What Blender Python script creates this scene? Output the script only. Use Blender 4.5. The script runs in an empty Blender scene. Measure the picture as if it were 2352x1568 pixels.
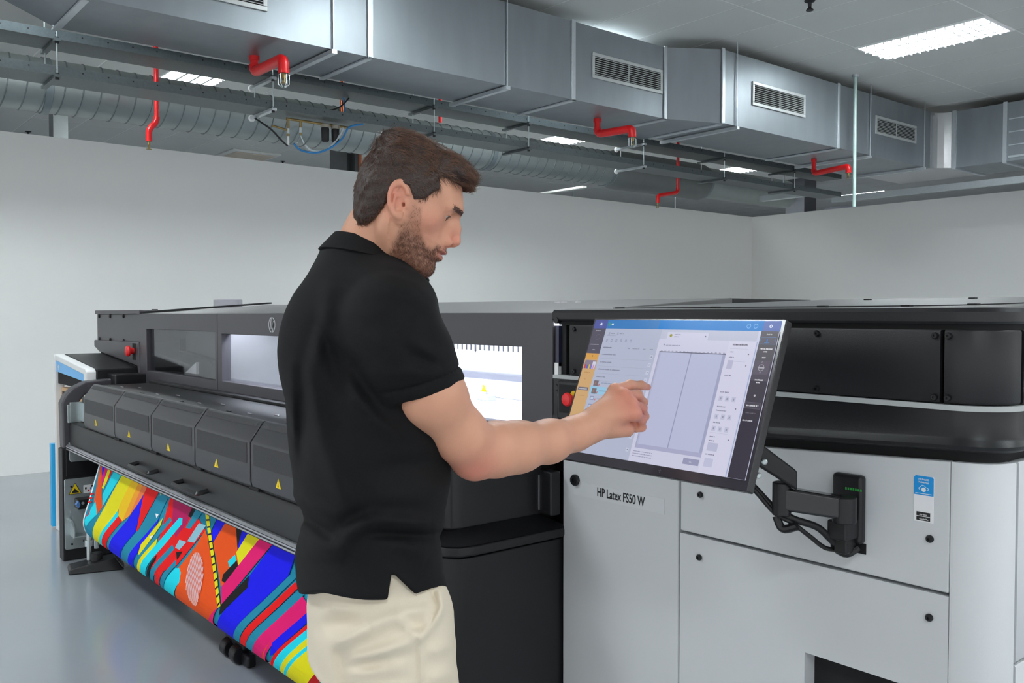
import bpy, bmesh, math, random
import numpy as np
from mathutils import Vector, Matrix
random.seed(7); np.random.seed(7)
SC = bpy.context.scene
COL = SC.collection
R_ = math.radians

# ---------------------------------------------------------------- camera, world, exposure
cam = bpy.data.cameras.new('camera')
cam.sensor_width = 36.0
cam.lens = 31.531
cam.clip_start = 0.05
cam_ob = bpy.data.objects.new('camera', cam)
COL.objects.link(cam_ob)
cam_ob.location = (0.0, 0.0, 1.45)
cam_ob.rotation_euler = (R_(90.0 - 1.724), 0.0, R_(50.5))
SC.camera = cam_ob

world = bpy.data.worlds.new('hall_ambient')
SC.world = world
world.use_nodes = True
wn = world.node_tree.nodes
wn['Background'].inputs[0].default_value = (0.93, 0.945, 0.95, 1)
wn['Background'].inputs[1].default_value = 1.75
SC.view_settings.view_transform = 'Standard'
SC.view_settings.look = 'None'
SC.view_settings.gamma = 1.0
SC.view_settings.use_curve_mapping = False
SC.view_settings.exposure = 0.0
LAMP_STRENGTH = 88.0

# ---------------------------------------------------------------- helpers
def lin(c):
    out = []
    for v in c[:3]:
        v = v / 255.0
        out.append(v / 12.92 if v <= 0.04045 else ((v + 0.055) / 1.055) ** 2.4)
    return tuple(out) + (1.0,)

MATS = {}
def mat(name, rgb, rough=0.5, metal=0.0, var=0.06, scale=12.0, bump=0.0, bscale=200.0, coat=0.0,
        emit=0.0, trans=0.0, alpha=1.0, spec=0.5, stretch=None, sheen=0.0, sss=0.0):
    """procedural principled material: base colour varied by noise, optional bump"""
    if name in MATS:
        return MATS[name]
    m = bpy.data.materials.new(name)
    m.use_nodes = True
    nt = m.node_tree
    b = nt.nodes['Principled BSDF']
    b.inputs['Roughness'].default_value = rough
    b.inputs['Metallic'].default_value = metal
    b.inputs['Specular IOR Level'].default_value = spec
    b.inputs['Coat Weight'].default_value = coat
    b.inputs['Coat Roughness'].default_value = 0.08
    if trans:
        b.inputs['Transmission Weight'].default_value = trans
        b.inputs['IOR'].default_value = 1.45
    if alpha < 1:
        b.inputs['Alpha'].default_value = alpha
    if sheen:
        b.inputs['Sheen Weight'].default_value = sheen
        b.inputs['Sheen Roughness'].default_value = 0.5
    if sss:
        b.inputs['Subsurface Weight'].default_value = sss
        b.inputs['Subsurface Radius'].default_value = (0.012, 0.005, 0.003)
        b.inputs['Subsurface Scale'].default_value = 1.0
    c = lin(rgb)
    tc = nt.nodes.new('ShaderNodeTexCoord')
    src = tc.outputs['Object']
    if stretch:
        mp = nt.nodes.new('ShaderNodeMapping')
        mp.inputs['Scale'].default_value = stretch
        nt.links.new(src, mp.inputs['Vector'])
        src = mp.outputs['Vector']
    if emit:
        b.inputs['Emission Color'].default_value = c
        b.inputs['Emission Strength'].default_value = emit
        b.inputs['Specular IOR Level'].default_value = 0.04 if emit < 2 else 0.5
        b.inputs['Base Color'].default_value = (0.02, 0.02, 0.02, 1)
        MATS[name] = m
        return m
    n = nt.nodes.new('ShaderNodeTexNoise')
    n.inputs['Scale'].default_value = scale
    n.inputs['Detail'].default_value = 3.0
    nt.links.new(src, n.inputs['Vector'])
    mx = nt.nodes.new('ShaderNodeMix')
    mx.data_type = 'RGBA'
    mx.inputs[6].default_value = tuple(v * (1 - var) for v in c[:3]) + (1,)
    mx.inputs[7].default_value = tuple(min(1, v * (1 + var)) for v in c[:3]) + (1,)
    nt.links.new(n.outputs['Fac'], mx.inputs[0])
    nt.links.new(mx.outputs[2], b.inputs['Base Color'])
    if bump:
        n2 = nt.nodes.new('ShaderNodeTexNoise')
        n2.inputs['Scale'].default_value = bscale
        nt.links.new(src, n2.inputs['Vector'])
        bp = nt.nodes.new('ShaderNodeBump')
        bp.inputs['Strength'].default_value = bump
        bp.inputs['Distance'].default_value = 0.004
        nt.links.new(n2.outputs['Fac'], bp.inputs['Height'])
        nt.links.new(bp.outputs['Normal'], b.inputs['Normal'])
    MATS[name] = m
    return m

def link(o, parent=None):
    COL.objects.link(o)
    if parent is not None:
        o.parent = parent
    return o

def tag(o, label=None, cat=None, group=None, kind=None):
    if label: o['label'] = label
    if cat: o['category'] = cat
    if group: o['group'] = group
    if kind: o['kind'] = kind
    return o

def thing(name, label, cat, group=None):
    o = bpy.data.objects.new(name, None)
    o.empty_display_size = 0.1
    COL.objects.link(o)
    return tag(o, label, cat, group)

class MB:
    """collects shapes of ONE part in world coordinates"""
    def __init__(s):
        s.v = []; s.f = []; s.m = []
    def add(s, vs, fs, mi=0):
        o = len(s.v)
        s.v += [tuple(map(float, p)) for p in vs]
        s.f += [tuple(i + o for i in f) for f in fs]
        s.m += [mi] * len(fs)
        return s
    def box(s, x0, x1, y0, y1, z0, z1, mi=0):
        x0, x1 = min(x0, x1), max(x0, x1); y0, y1 = min(y0, y1), max(y0, y1); z0, z1 = min(z0, z1), max(z0, z1)
        vs = [(x, y, z) for x in (x0, x1) for y in (y0, y1) for z in (z0, z1)]
        return s.add(vs, [(0, 1, 3, 2), (4, 6, 7, 5), (0, 4, 5, 1), (2, 3, 7, 6), (0, 2, 6, 4), (1, 5, 7, 3)], mi)
    def prism(s, poly, axis, a, b, mi=0):
        """poly: 2D points in the two other axes (order x,y,z without axis); extruded from a to b"""
        n = len(poly)
        def mk(p, t):
            q = list(p); q.insert(axis, t); return tuple(q)
        vs = [mk(p, a) for p in poly] + [mk(p, b) for p in poly]
        fs = [tuple(range(n))[::-1], tuple(range(n, 2 * n))]
        fs += [(i, (i + 1) % n, n + (i + 1) % n, n + i) for i in range(n)]
        return s.add(vs, fs, mi)
    def tube(s, path, r, n=12, mi=0, cap=True):
        P = [Vector(p) for p in path]
        rs = r if isinstance(r, (list, tuple)) else [r] * len(P)
        vs, fs = [], []
        prev = None
        for i, p in enumerate(P):
            if i == 0: t = P[1] - P[0]
            elif i == len(P) - 1: t = P[-1] - P[-2]
            else: t = (P[i + 1] - P[i]).normalized() + (P[i] - P[i - 1]).normalized()
            t = t.normalized()
            if prev is None:
                a = Vector((0, 0, 1)) if abs(t.z) < 0.9 else Vector((1, 0, 0))
                u = t.cross(a).normalized()
            else:
                u = prev - t * prev.dot(t)
                u = u.normalized() if u.length > 1e-6 else t.orthogonal().normalized()
            prev = u
            w = t.cross(u)
            k = 1.0
            if 0 < i < len(P) - 1:
                c = (P[i + 1] - P[i]).normalized().dot((P[i] - P[i - 1]).normalized())
                k = 1.0 / max(0.5, math.sqrt(max(0.05, (1 + c) / 2)))
                k = min(k, 1.25)
            for j in range(n):
                a = 2 * math.pi * j / n
                vs.append(p + (u * math.cos(a) + w * math.sin(a)) * rs[i])
        for i in range(len(P) - 1):
            for j in range(n):
                fs.append((i * n + j, i * n + (j + 1) % n, (i + 1) * n + (j + 1) % n, (i + 1) * n + j))
        if cap:
            fs.append(tuple(range(n))[::-1]); fs.append(tuple(range((len(P) - 1) * n, len(P) * n)))
        return s.add(vs, fs, mi)
    def cyl(s, p0, p1, r, n=20, mi=0, r2=None):
        return s.tube([p0, p1], [r, r if r2 is None else r2], n, mi)
    def lathe(s, base, axis, prof, n=24, mi=0):
        """prof: list of (radius, height along axis)"""
        ax = Vector(axis).normalized(); u = ax.orthogonal().normalized(); w = ax.cross(u)
        b = Vector(base); vs, fs = [], []
        for (r, h) in prof:
            for j in range(n):
                a = 2 * math.pi * j / n
                vs.append(b + ax * h + (u * math.cos(a) + w * math.sin(a)) * r)
        for i in range(len(prof) - 1):
            for j in range(n):
                fs.append((i * n + j, i * n + (j + 1) % n, (i + 1) * n + (j + 1) % n, (i + 1) * n + j))
        fs.append(tuple(range(n))[::-1]); fs.append(tuple(range((len(prof) - 1) * n, len(prof) * n)))
        return s.add(vs, fs, mi)
    def quad(s, a, b, c, d, mi=0):
        return s.add([a, b, c, d], [(0, 1, 2, 3)], mi)
    def build(s, name, material, parent=None, bevel=0.0, seg=2, smooth=True, angle=35):
        me = bpy.data.meshes.new(name)
        me.from_pydata(s.v, [], s.f)
        ms = material if isinstance(material, (list, tuple)) else [material]
        for m in ms: me.materials.append(m)
        if len(ms) > 1:
            me.polygons.foreach_set('material_index', s.m)
        bm = bmesh.new(); bm.from_mesh(me)
        bmesh.ops.recalc_face_normals(bm, faces=bm.faces)
        bm.to_mesh(me); bm.free()
        if smooth:
            me.polygons.foreach_set('use_smooth', [True] * len(me.polygons))
            me.set_sharp_from_angle(angle=R_(angle))
        o = bpy.data.objects.new(name, me)
        link(o, parent)
        if bevel:
            b = o.modifiers.new('bevel', 'BEVEL')
            b.width = bevel; b.segments = seg; b.limit_method = 'ANGLE'; b.angle_limit = R_(40)
            b.harden_normals = True
        return o

def arc_path(pts, rad=0.05, n=5):
    """polyline with rounded corners"""
    P = [Vector(p) for p in pts]
    out = [P[0]]
    for i in range(1, len(P) - 1):
        a = (P[i - 1] - P[i]); b = (P[i + 1] - P[i])
        r = min(rad, a.length * 0.49, b.length * 0.49)
        A = P[i] + a.normalized() * r; B = P[i] + b.normalized() * r
        for k in range(n + 1):
            t = k / n
            out.append(A * (1 - t) ** 2 + P[i] * 2 * t * (1 - t) + B * t * t)
    out.append(P[-1])
    return out

def spline(pts, n=8):
    P = [Vector(p) for p in pts]
    Q = [2 * P[0] - P[1]] + P + [2 * P[-1] - P[-2]]
    out = []
    for i in range(1, len(Q) - 2):
        a, b, c, d = Q[i - 1:i + 3]
        for k in range(n):
            t = k / n
            out.append(0.5 * ((2 * b) + (c - a) * t + (2 * a - 5 * b + 4 * c - d) * t * t + (-a + 3 * b - 3 * c + d) * t ** 3))
    out.append(P[-1])
    return out

def text_mesh(name, body, size, origin, xdir, zdir, material, parent=None, depth=0.0004, align='LEFT', squeeze=1.0):
    """flat lettering: origin is the base line start, xdir reading direction, zdir up"""
    cu = bpy.data.curves.new(name, 'FONT')
    cu.body = body; cu.size = size; cu.align_x = align; cu.extrude = depth; cu.resolution_u = 3; cu.offset = size * 0.012
    tmp = bpy.data.objects.new(name + '_tmp', cu)
    COL.objects.link(tmp)
    dg = bpy.context.evaluated_depsgraph_get(); dg.update()
    me = bpy.data.meshes.new_from_object(tmp.evaluated_get(dg))
    bpy.data.objects.remove(tmp); bpy.data.curves.remove(cu)
    x = Vector(xdir).normalized() ; z = Vector(zdir).normalized(); y = x.cross(z).normalized()
    M = Matrix(((x.x * squeeze, z.x, -y.x, origin[0]), (x.y * squeeze, z.y, -y.y, origin[1]), (x.z * squeeze, z.z, -y.z, origin[2]), (0, 0, 0, 1)))
    me.transform(M)
    me.materials.clear(); me.materials.append(material)
    me.name = name
    o = bpy.data.objects.new(name, me)
    return link(o, parent)

# ---------------------------------------------------------------- materials
M_wall = mat('painted_partition', (236, 236, 233), 0.75, var=0.012, scale=1.2, bump=0.05, bscale=60)
M_floor = mat('grey_epoxy_floor', (158, 164, 171), 0.22, var=0.05, scale=1.6, bump=0.02, bscale=14, coat=0.25)
M_ceil = mat('ceiling_tile', (208, 208, 204), 0.9, var=0.03, scale=2.0, bump=0.25, bscale=260)
M_ceilgrid = mat('ceiling_grid', (232, 232, 228), 0.7)
M_galv = mat('galvanised_sheet', (146, 153, 158), 0.42, metal=0.75, var=0.12, scale=7.0, bump=0.03, bscale=40, stretch=(1, 1, 0.25))
M_galv2 = mat('galvanised_flange', (205, 212, 216), 0.38, metal=0.75, var=0.08, scale=30)
M_spiral = mat('galvanised_spiral', (150, 157, 156), 0.38, metal=0.75, var=0.10, scale=9)
M_tray = mat('galvanised_tray', (98, 106, 108), 0.45, metal=0.7, var=0.22, scale=55, bump=0.15, bscale=150)
M_dark = mat('dark_opening', (22, 23, 24), 0.7)
M_alu = mat('grille_aluminium', (200, 204, 204), 0.4, metal=0.55)
M_red = mat('red_pipe_paint', (214, 24, 28), 0.32, var=0.08)
M_zinc = mat('zinc_plated', (196, 206, 208), 0.34, metal=0.75, var=0.08, scale=30)
M_brass = mat('brass', (150, 128, 82), 0.4, metal=0.7, var=0.1)
M_copper = mat('copper_pipe', (178, 96, 60), 0.35, metal=0.7)
M_rubber = mat('black_rubber', (20, 20, 22), 0.55)
M_bluehose = mat('blue_hose', (38, 122, 184), 0.35)
M_whitehose = mat('pale_hose', (196, 205, 210), 0.35)
M_whiteplastic = mat('white_plastic', (235, 236, 236), 0.4)
M_lamp = mat('fluorescent_tube', (244, 252, 255), emit=LAMP_STRENGTH)
M_louvre = mat('lamp_louvre', (238, 242, 242), 0.3, metal=0.0)
M_white = mat('white_powder_coat', (208, 211, 214), 0.42, var=0.015, scale=3, bump=0.06, bscale=500)
M_black = mat('black_powder_coat', (27, 27, 30), 0.42, spec=0.4, var=0.05, scale=5, bump=0.10, bscale=700)
M_blackdeep = mat('black_plastic', (25, 25, 28), 0.38, spec=0.4, var=0.05, bump=0.06, bscale=500)
M_grey = mat('dark_grey_powder_coat', (68, 66, 71), 0.40, var=0.04, scale=4, bump=0.08, bscale=700)
M_greyroof = mat('grey_roof_coat', (104, 104, 104), 0.38, var=0.04, scale=4, bump=0.08, bscale=700)
M_gap = mat('panel_gap', (14, 14, 16), 0.8)
M_silver = mat('anodised_rail', (206, 207, 212), 0.28, metal=0.8, var=0.04, stretch=(0.1, 1, 1), scale=60)
M_strip = mat('light_grey_strip', (176, 180, 180), 0.4)
M_estop = mat('emergency_red', (232, 36, 40), 0.35)
M_yellow = mat('warning_yellow', (238, 206, 20), 0.45)
M_ink = mat('black_print', (22, 22, 24), 0.5)
# ================================================================ the setting
fl = MB().box(-26, 9, -9, 26, -0.1, 0.0).build('floor', M_floor, smooth=False)
tag(fl, kind='structure')
CEIL = 4.0
ce = MB().box(-26, 9, -9, 26, CEIL + 0.002, CEIL + 0.1).build('ceiling', M_ceilgrid, smooth=False)
tag(ce, kind='structure')
LAMPS = [(-4.0, 8.34), (-10.0, 3.54), (-10.0, 8.94), (-14.8, 3.54), (-4.0, 3.54), (-4.0, -1.26), (2.0, 3.54), (2.0, -1.26), (2.0, 8.34), (-10.0, 13.14), (-10.0, 17.94), (-6.4, 1.14), (-6.4, 5.94)]  # last two are unseen, added over the duct to brighten the left wall
def lamp_cell(x, y):
    for lx, ly in LAMPS:
        if abs(x - lx) < 0.3 and abs(y - ly) < 0.2: return True
    return False
me_tile = None
Fv = Vector((-math.sin(R_(50.5)), math.cos(R_(50.5)), 0)); Rv = Vector((math.cos(R_(50.5)), math.sin(R_(50.5)), 0))
cells = []
rest = MB()
for i in range(-17, 11):
    for j in range(-27, 29):
        x = -4.0 + 1.2 * i; y = 8.34 + 0.6 * j
        if lamp_cell(x, y): continue
        d = Fv.x * x + Fv.y * y; u = Rv.x * x + Rv.y * y
        inview = False
        if d > 2.5:
            px = 1176 + 2060 * u / d; py = 722 - 2060 * (CEIL - 1.45) / d
            inview = -120 < px < 2470 and -60 < py < 480
        cells.append((0 if inview else 1, d, x, y))
cells.sort()
for k, (nv, d, x, y) in enumerate(cells):
    if k < 290 and not nv:
        if me_tile is None:
            t = MB().box(-0.592, 0.592, -0.292, 0.292, 0, 0.014).build('ceiling_tile', M_ceil, ce, smooth=False)
            me_tile = t.data
        else:
            t = bpy.data.objects.new('ceiling_tile', me_tile); link(t, ce)
        t.location = (x, y, CEIL)
    else:
        rest.box(x - 0.592, x + 0.592, y - 0.292, y + 0.292, CEIL, CEIL + 0.014)
tag(rest.build('ceiling_tile_field', M_ceil, ce, smooth=False), kind='stuff')

wl = MB().box(-9.2, -9.08, -4.0, 12.82, 0, 3.08).build('wall_left', M_wall, smooth=False); tag(wl, kind='structure')
wb = MB().box(-9.08, 6.0, 12.70, 12.82, 0, 3.08).build('wall_back', M_wall, smooth=False); tag(wb, kind='structure')

M_far = mat('far_hall_wall', (150, 148, 156), 0.8)
for nm, b_ in (('wall_far_left', (-24.1, -24.0, -4.0, 24.0)), ('wall_far_back', (-24.0, 9.0, 24.0, 24.1)), ('wall_far_side', (-24.0, -9.2, -4.1, -4.0))):
    tag(MB().box(b_[0], b_[1], b_[2], b_[3], 0, 4.0).build(nm, M_far, smooth=False), kind='structure')
# ================================================================ ceiling lamps
def lamp(x, y, label):
    t = thing('ceiling_lamp', label, 'ceiling light', 'recessed ceiling lamps')
    f = MB()
    for (a, b, c, d) in ((-0.60, 0.60, -0.30, -0.275), (-0.60, 0.60, 0.275, 0.30), (-0.60, -0.575, -0.275, 0.275), (0.575, 0.60, -0.275, 0.275)):
        f.box(x + a, x + b, y + c, y + d, CEIL - 0.012, CEIL + 0.002)
    f.build('frame', M_whiteplastic, t, smooth=False)
    MB().box(x - 0.575, x + 0.575, y - 0.275, y + 0.275, CEIL - 0.002, CEIL + 0.001).build('lit_reflector', M_lamp, t, smooth=False)
    l = MB()
    for yy in (-0.14, 0.0, 0.14):
        l.box(x - 0.574, x + 0.574, y + yy - 0.012, y + yy + 0.012, CEIL - 0.03, CEIL - 0.003)
    for k in range(1, 14):
        xx = x - 0.574 + 1.148 * k / 14
        l.box(xx - 0.006, xx + 0.006, y - 0.274, y + 0.274, CEIL - 0.028, CEIL - 0.003)
    l.build('louvre', M_louvre, t, smooth=False)
LL = ['bright louvred ceiling lamp at upper right above the white wall', 'bright ceiling lamp glowing behind the cable trays at upper left',
      'bright ceiling lamp glowing between the cable trays right of the man\'s head', 'ceiling lamp showing just above the far left of the white wall', 'ceiling lamp overhead between the printer and the duct, above the picture',
      'ceiling lamp beyond the left edge of the picture in front of the wall', 'ceiling lamp to the right of the camera above the printer end', 'ceiling lamp behind and right of the camera',
      'ceiling lamp beyond the right edge of the picture', 'ceiling lamp seen low over the corner of the white walls', 'farthest ceiling lamp seen low behind the hanging conduit',
      'added unseen fill lamp above the left stretch of the rectangular duct', 'added unseen fill lamp above the middle stretch of the rectangular duct']
for k, (x, y) in enumerate(LAMPS):
    lamp(x, y, LL[k])

# ================================================================ rectangular air duct
duct = thing('rectangular_air_duct', 'wide galvanised rectangular air duct with grilles running under the ceiling', 'air duct')
ZB, ZT = 3.25, 3.90
def sec(y0, y1, xf0, xf1, xb0, xb1, zb0=ZB, zb1=ZB, zt0=ZT, zt1=ZT):
    vs = [(xf0, y0, zb0), (xf0, y0, zt0), (xb0, y0, zt0), (xb0, y0, zb0), (xf1, y1, zb1), (xf1, y1, zt1), (xb1, y1, zt1), (xb1, y1, zb1)]
    m = MB().add(vs, [(0, 1, 2, 3), (7, 6, 5, 4), (0, 4, 5, 1), (1, 5, 6, 2), (2, 6, 7, 3), (3, 7, 4, 0)])
    return m.build('duct_section', M_galv, duct, smooth=False)
YS = [1.41, 2.97, 3.26, 4.49, 5.21, 6.37]
sec(0.0, 1.41, -5.52, -5.52, -5.75, -6.22, 3.62, ZB)          # tapering piece at the left
for a, b in zip(YS[:-1], YS[1:]): sec(a + 0.002, b - 0.002, -5.52, -5.52, -6.22, -6.22)
sec(6.372, 6.83, -5.52, -5.22, -6.22, -6.22, ZB, 3.22)
for a, b in ((6.83, 7.03), (7.03, 8.81), (8.81, 9.45), (9.45, 10.88)): sec(a + 0.002, b - 0.002, -5.22, -5.22, -6.1, -6.1, 3.225, 3.225)
def flange(y, xf, xb, zb, w=0.022, p=0.016):
    m = MB()
    m.box(xf, xf + p, y - w, y + w, zb - p, ZT + 0.01)
    m.box(xb, xf + p, y - w, y + w, zb - p, zb)
    m.build('flange', M_galv2, duct, bevel=0.004, seg=1)
for y in (1.41, 3.26, 5.21, 6.37): flange(y, -5.52, -6.24, ZB)
for y in (6.83, 8.81): flange(y, -5.22, -6.12, 3.222)
def hanger(y, xf, xb, zb):
    m = MB()
    m.box(xf + 0.012, xf + 0.020, y - 0.004, y + 0.004, zb - 0.03, 4.0)
    m.box(xb - 0.02, xf + 0.03, y - 0.02, y + 0.02, zb - 0.035, zb - 0.008)
    m.build('hanger_strap', M_galv2, duct, smooth=False)
for y in (2.97, 4.49): hanger(y, -5.52, -6.24, ZB)
for y in (7.03, 9.45, 10.7): hanger(y, -5.22, -6.12, 3.222)
# the bend and the run along the far side
be = MB()
n = 8
for k in range(n):
    a0 = math.pi / 2 * k / n; a1 = math.pi / 2 * (k + 1) / n
    cx, cy, r = -5.02, 10.88, 0.20
    p0 = (cx - r * math.cos(a0), cy + r * math.sin(a0)); p1 = (cx - r * math.cos(a1), cy + r * math.sin(a1))
    be.quad((p0[0], p0[1], 3.225), (p1[0], p1[1], 3.225), (p1[0], p1[1], ZT), (p0[0], p0[1], ZT))
be.add([(-5.22, 10.88, 3.225), (-5.02, 11.08, 3.225), (-5.02, 11.9, 3.225), (-6.1, 11.9, 3.225), (-6.1, 10.88, 3.225)], [(0, 1, 2, 3, 4)])
be.build('duct_bend', mat('bright_galvanised', (206, 208, 210), 0.25, metal=0.85), duct)
for a, b in ((-5.02, -4.44), (-4.44, -2.9), (-2.9, -1.0)):
    MB().box(a + 0.003, b - 0.003, 11.08, 11.9, 3.225, ZT).build('duct_section', M_galv, duct, smooth=False)
for x in (-5.02, -4.44, -2.9):
    m = MB().box(x - 0.022, x + 0.022, 11.062, 11.08, 3.21, ZT + 0.01); m.box(x - 0.022, x + 0.022, 11.08, 11.9, 3.205, 3.225)
    m.build('flange', M_galv2, duct)
MB().box(-4.4, -2.95, 11.066, 11.08, 3.26, 3.285).build('stiffening_rib', M_galv2, duct)
for zz in (3.40, 3.55, 3.70):
    MB().box(-4.4, -2.95, 11.070, 11.08, zz, zz + 0.012).build('stiffening_rib', M_galv2, duct)
def grille(xf, y0, y1, z0, z1):
    g = MB()
    f = 0.03
    g.box(xf, xf + 0.014, y0, y1, z0, z0 + f); g.box(xf, xf + 0.014, y0, y1, z1 - f, z1)
    g.box(xf, xf + 0.014, y0, y0 + f, z0 + f, z1 - f); g.box(xf, xf + 0.014, y1 - f, y1, z0 + f, z1 - f)
    go = g.build('grille', M_alu, duct, bevel=0.003, seg=1)
    MB().box(xf + 0.0006, xf + 0.003, y0 + f, y1 - f, z0 + f, z1 - f).build('grille_back', M_dark, go, smooth=False)
    l = MB()
    n = 9
    for k in range(n):
        z = z0 + f + (z1 - z0 - 2 * f) * (k + 0.5) / n
        l.add([(xf + 0.003, y0 + f, z + 0.004), (xf + 0.003, y1 - f, z + 0.004), (xf + 0.012, y1 - f, z - 0.003), (xf + 0.012, y0 + f, z - 0.003),
               (xf + 0.003, y0 + f, z + 0.007), (xf + 0.003, y1 - f, z + 0.007), (xf + 0.013, y1 - f, z), (xf + 0.013, y0 + f, z)],
              [(0, 1, 2, 3), (4, 7, 6, 5), (2, 6, 7, 3), (0, 4, 5, 1)])
    l.box(xf + 0.002, xf + 0.012, (y0 + y1) / 2 - 0.004, (y0 + y1) / 2 + 0.004, z0 + f, z1 - f)
    l.build('louvres', M_alu, go, smooth=False)
grille(-5.52, 5.43, 6.33, 3.466, 3.684)
grille(-5.52, 1.62, 2.50, 3.40, 3.62)
grille(-5.22, 7.28, 8.175, 3.455, 3.682)
grille(-5.22, 9.575, 10.51, 3.473, 3.68)

# ================================================================ spiral duct
spd = thing('spiral_duct', 'round galvanised spiral duct running behind the cable trays', 'air duct')
SX, SZ, SR = -8.0, 3.285, 0.213
MB().cyl((SX, -1.0, SZ), (SX, 12.0, SZ), SR, 48).build('duct_tube', M_spiral, spd)
rib = MB()
y = -1.0
while y < 8.0:
    def ring(yy, w, rr): 
        pr = [(SR + 0.0005, -w), (SR + rr, -w * 0.5), (SR + rr, w * 0.5), (SR + 0.0005, w)]
        vs, fs = [], []
        N = 40
        for (r, h) in pr:
            for j in range(N):
                a = 2 * math.pi * j / N
                vs.append((SX + r * math.cos(a), yy + h + 0.03 * math.sin(a), SZ + r * math.sin(a)))
        for i in range(3):
            for j in range(N): fs.append((i * N + j, i * N + (j + 1) % N, (i + 1) * N + (j + 1) % N, (i + 1) * N + j))
        rib.add(vs, fs)
    ring(y, 0.006, 0.006)
    y += 0.135
rib.build('spiral_seam', mat('duct_seam', (112, 120, 122), 0.45, metal=0.7), spd)
for yy in (1.72, 6.2, 8.1, 10.0):
    MB().lathe((SX, yy - 0.03, SZ), (0, 1, 0), [(SR + 0.001, 0), (SR + 0.010, 0.004), (SR + 0.010, 0.056), (SR + 0.001, 0.06)], 40).build('coupling_band', mat('coupling_grey', (120, 130, 134), 0.4, metal=0.6), spd)
MB().lathe((SX, 8.15, SZ), (0, 1, 0), [(SR + 0.001, 0), (SR + 0.03, 0.10), (SR + 0.03, 1.8), (SR + 0.001, 1.85)], 40).build('flexible_sleeve', mat('dull_sleeve', (118, 122, 122), 0.5, metal=0.5), spd)
fd = thing('spiral_branch_duct', 'dull olive round duct low behind the right end of the left wall', 'air duct')
for yy in (10.4, 13.0): MB().cyl((-11.0, yy, 3.3), (-11.0, yy, 4.0), 0.006, 8).build('hanger_rod', M_zinc, fd)
MB().cyl((-11.0, 9.9, 3.12), (-11.0, 15.5, 3.12), 0.24, 32).build('duct_tube', mat('olive_galvanised', (112, 112, 98), 0.5, metal=0.5, var=0.12), fd)
for yy in (10.6, 11.9, 13.4): MB().lathe((-11.0, yy, 3.12), (0, 1, 0), [(0.242, 0), (0.25, 0.01), (0.25, 0.05), (0.242, 0.06)], 32).build('coupling_band', M_galv2, fd)

# ================================================================ cable trays on trapeze hangers
def tray(z, label):
    t = thing('cable_tray', label, 'cable tray', 'galvanised cable trays')
    y0, y1 = -1.0, 10.9
    MB().box(-6.70, -6.40, y0, y1, z - 0.030, z - 0.026).build('tray_bottom', M_tray, t, smooth=False)
    MB().box(-6.404, -6.40, y0, y1, z - 0.026, z + 0.03).box(-6.42, -6.404, y0, y1, z + 0.026, z + 0.03).build('side_rail', M_tray, t, smooth=False)
    MB().box(-6.70, -6.696, y0, y1, z - 0.026, z + 0.03).box(-6.696, -6.68, y0, y1, z + 0.026, z + 0.03).build('side_rail', M_tray, t, smooth=False)
    s = MB(); yy = y0 + 0.05
    while yy < y1:                                   # slots of the front rail
        s.cyl((-6.3990, yy, z + 0.006), (-6.4003, yy, z + 0.006), 0.006, 6); yy += 0.16
    s.build('rail_holes', M_dark, t, smooth=False)
tray(3.262, 'upper perforated steel cable tray directly under the rectangular duct')
tray(3.030, 'lower perforated steel cable tray crossing in front of the spiral duct')
HY = [1.452, 2.936, 4.40, 5.465, 7.044, 8.4, 9.8]
HL = ['trapeze hanger nearest the left edge of the picture', 'trapeze hanger with white end caps beside the air line fittings', 'trapeze hanger just above the man\'s head',
      'trapeze hanger left of the bright lamp over the white wall', 'trapeze hanger with white end caps under the stepped duct section', 'trapeze hanger right of the thin red drop pipe', 'farthest trapeze hanger near the hanging conduit']
for y, lb in zip(HY, HL):
    t = thing('trapeze_hanger', 'threaded rod ' + lb, 'hanger', 'cable tray hangers')
    for x in (-6.385, -6.715):
        top = 3.24 if x > -6.5 else 4.0
        MB().cyl((x, y, 2.985), (x, y, top if x < -6.5 else 3.33), 0.0045, 8).build('threaded_rod', M_zinc, t)
    for z in (3.262, 3.030):
        b = MB().box(-6.76, -6.36, y - 0.018, y + 0.018, z - 0.050, z - 0.031).build('cross_channel', M_galv2 if y in (HY[1], HY[4]) else M_tray, t, smooth=False)
        MB().cyl((-6.385, y, z - 0.062), (-6.385, y, z - 0.02), 0.013, 8).build('nut', M_rubber, b)
        if y in (HY[1], HY[4]):
            MB().lathe((-6.765, y, z - 0.041), (-1, 0, 0), [(0.022, 0), (0.028, 0.012), (0.022, 0.026), (0.008, 0.032)], 14).build('end_cap', M_whiteplastic, b)

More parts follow.
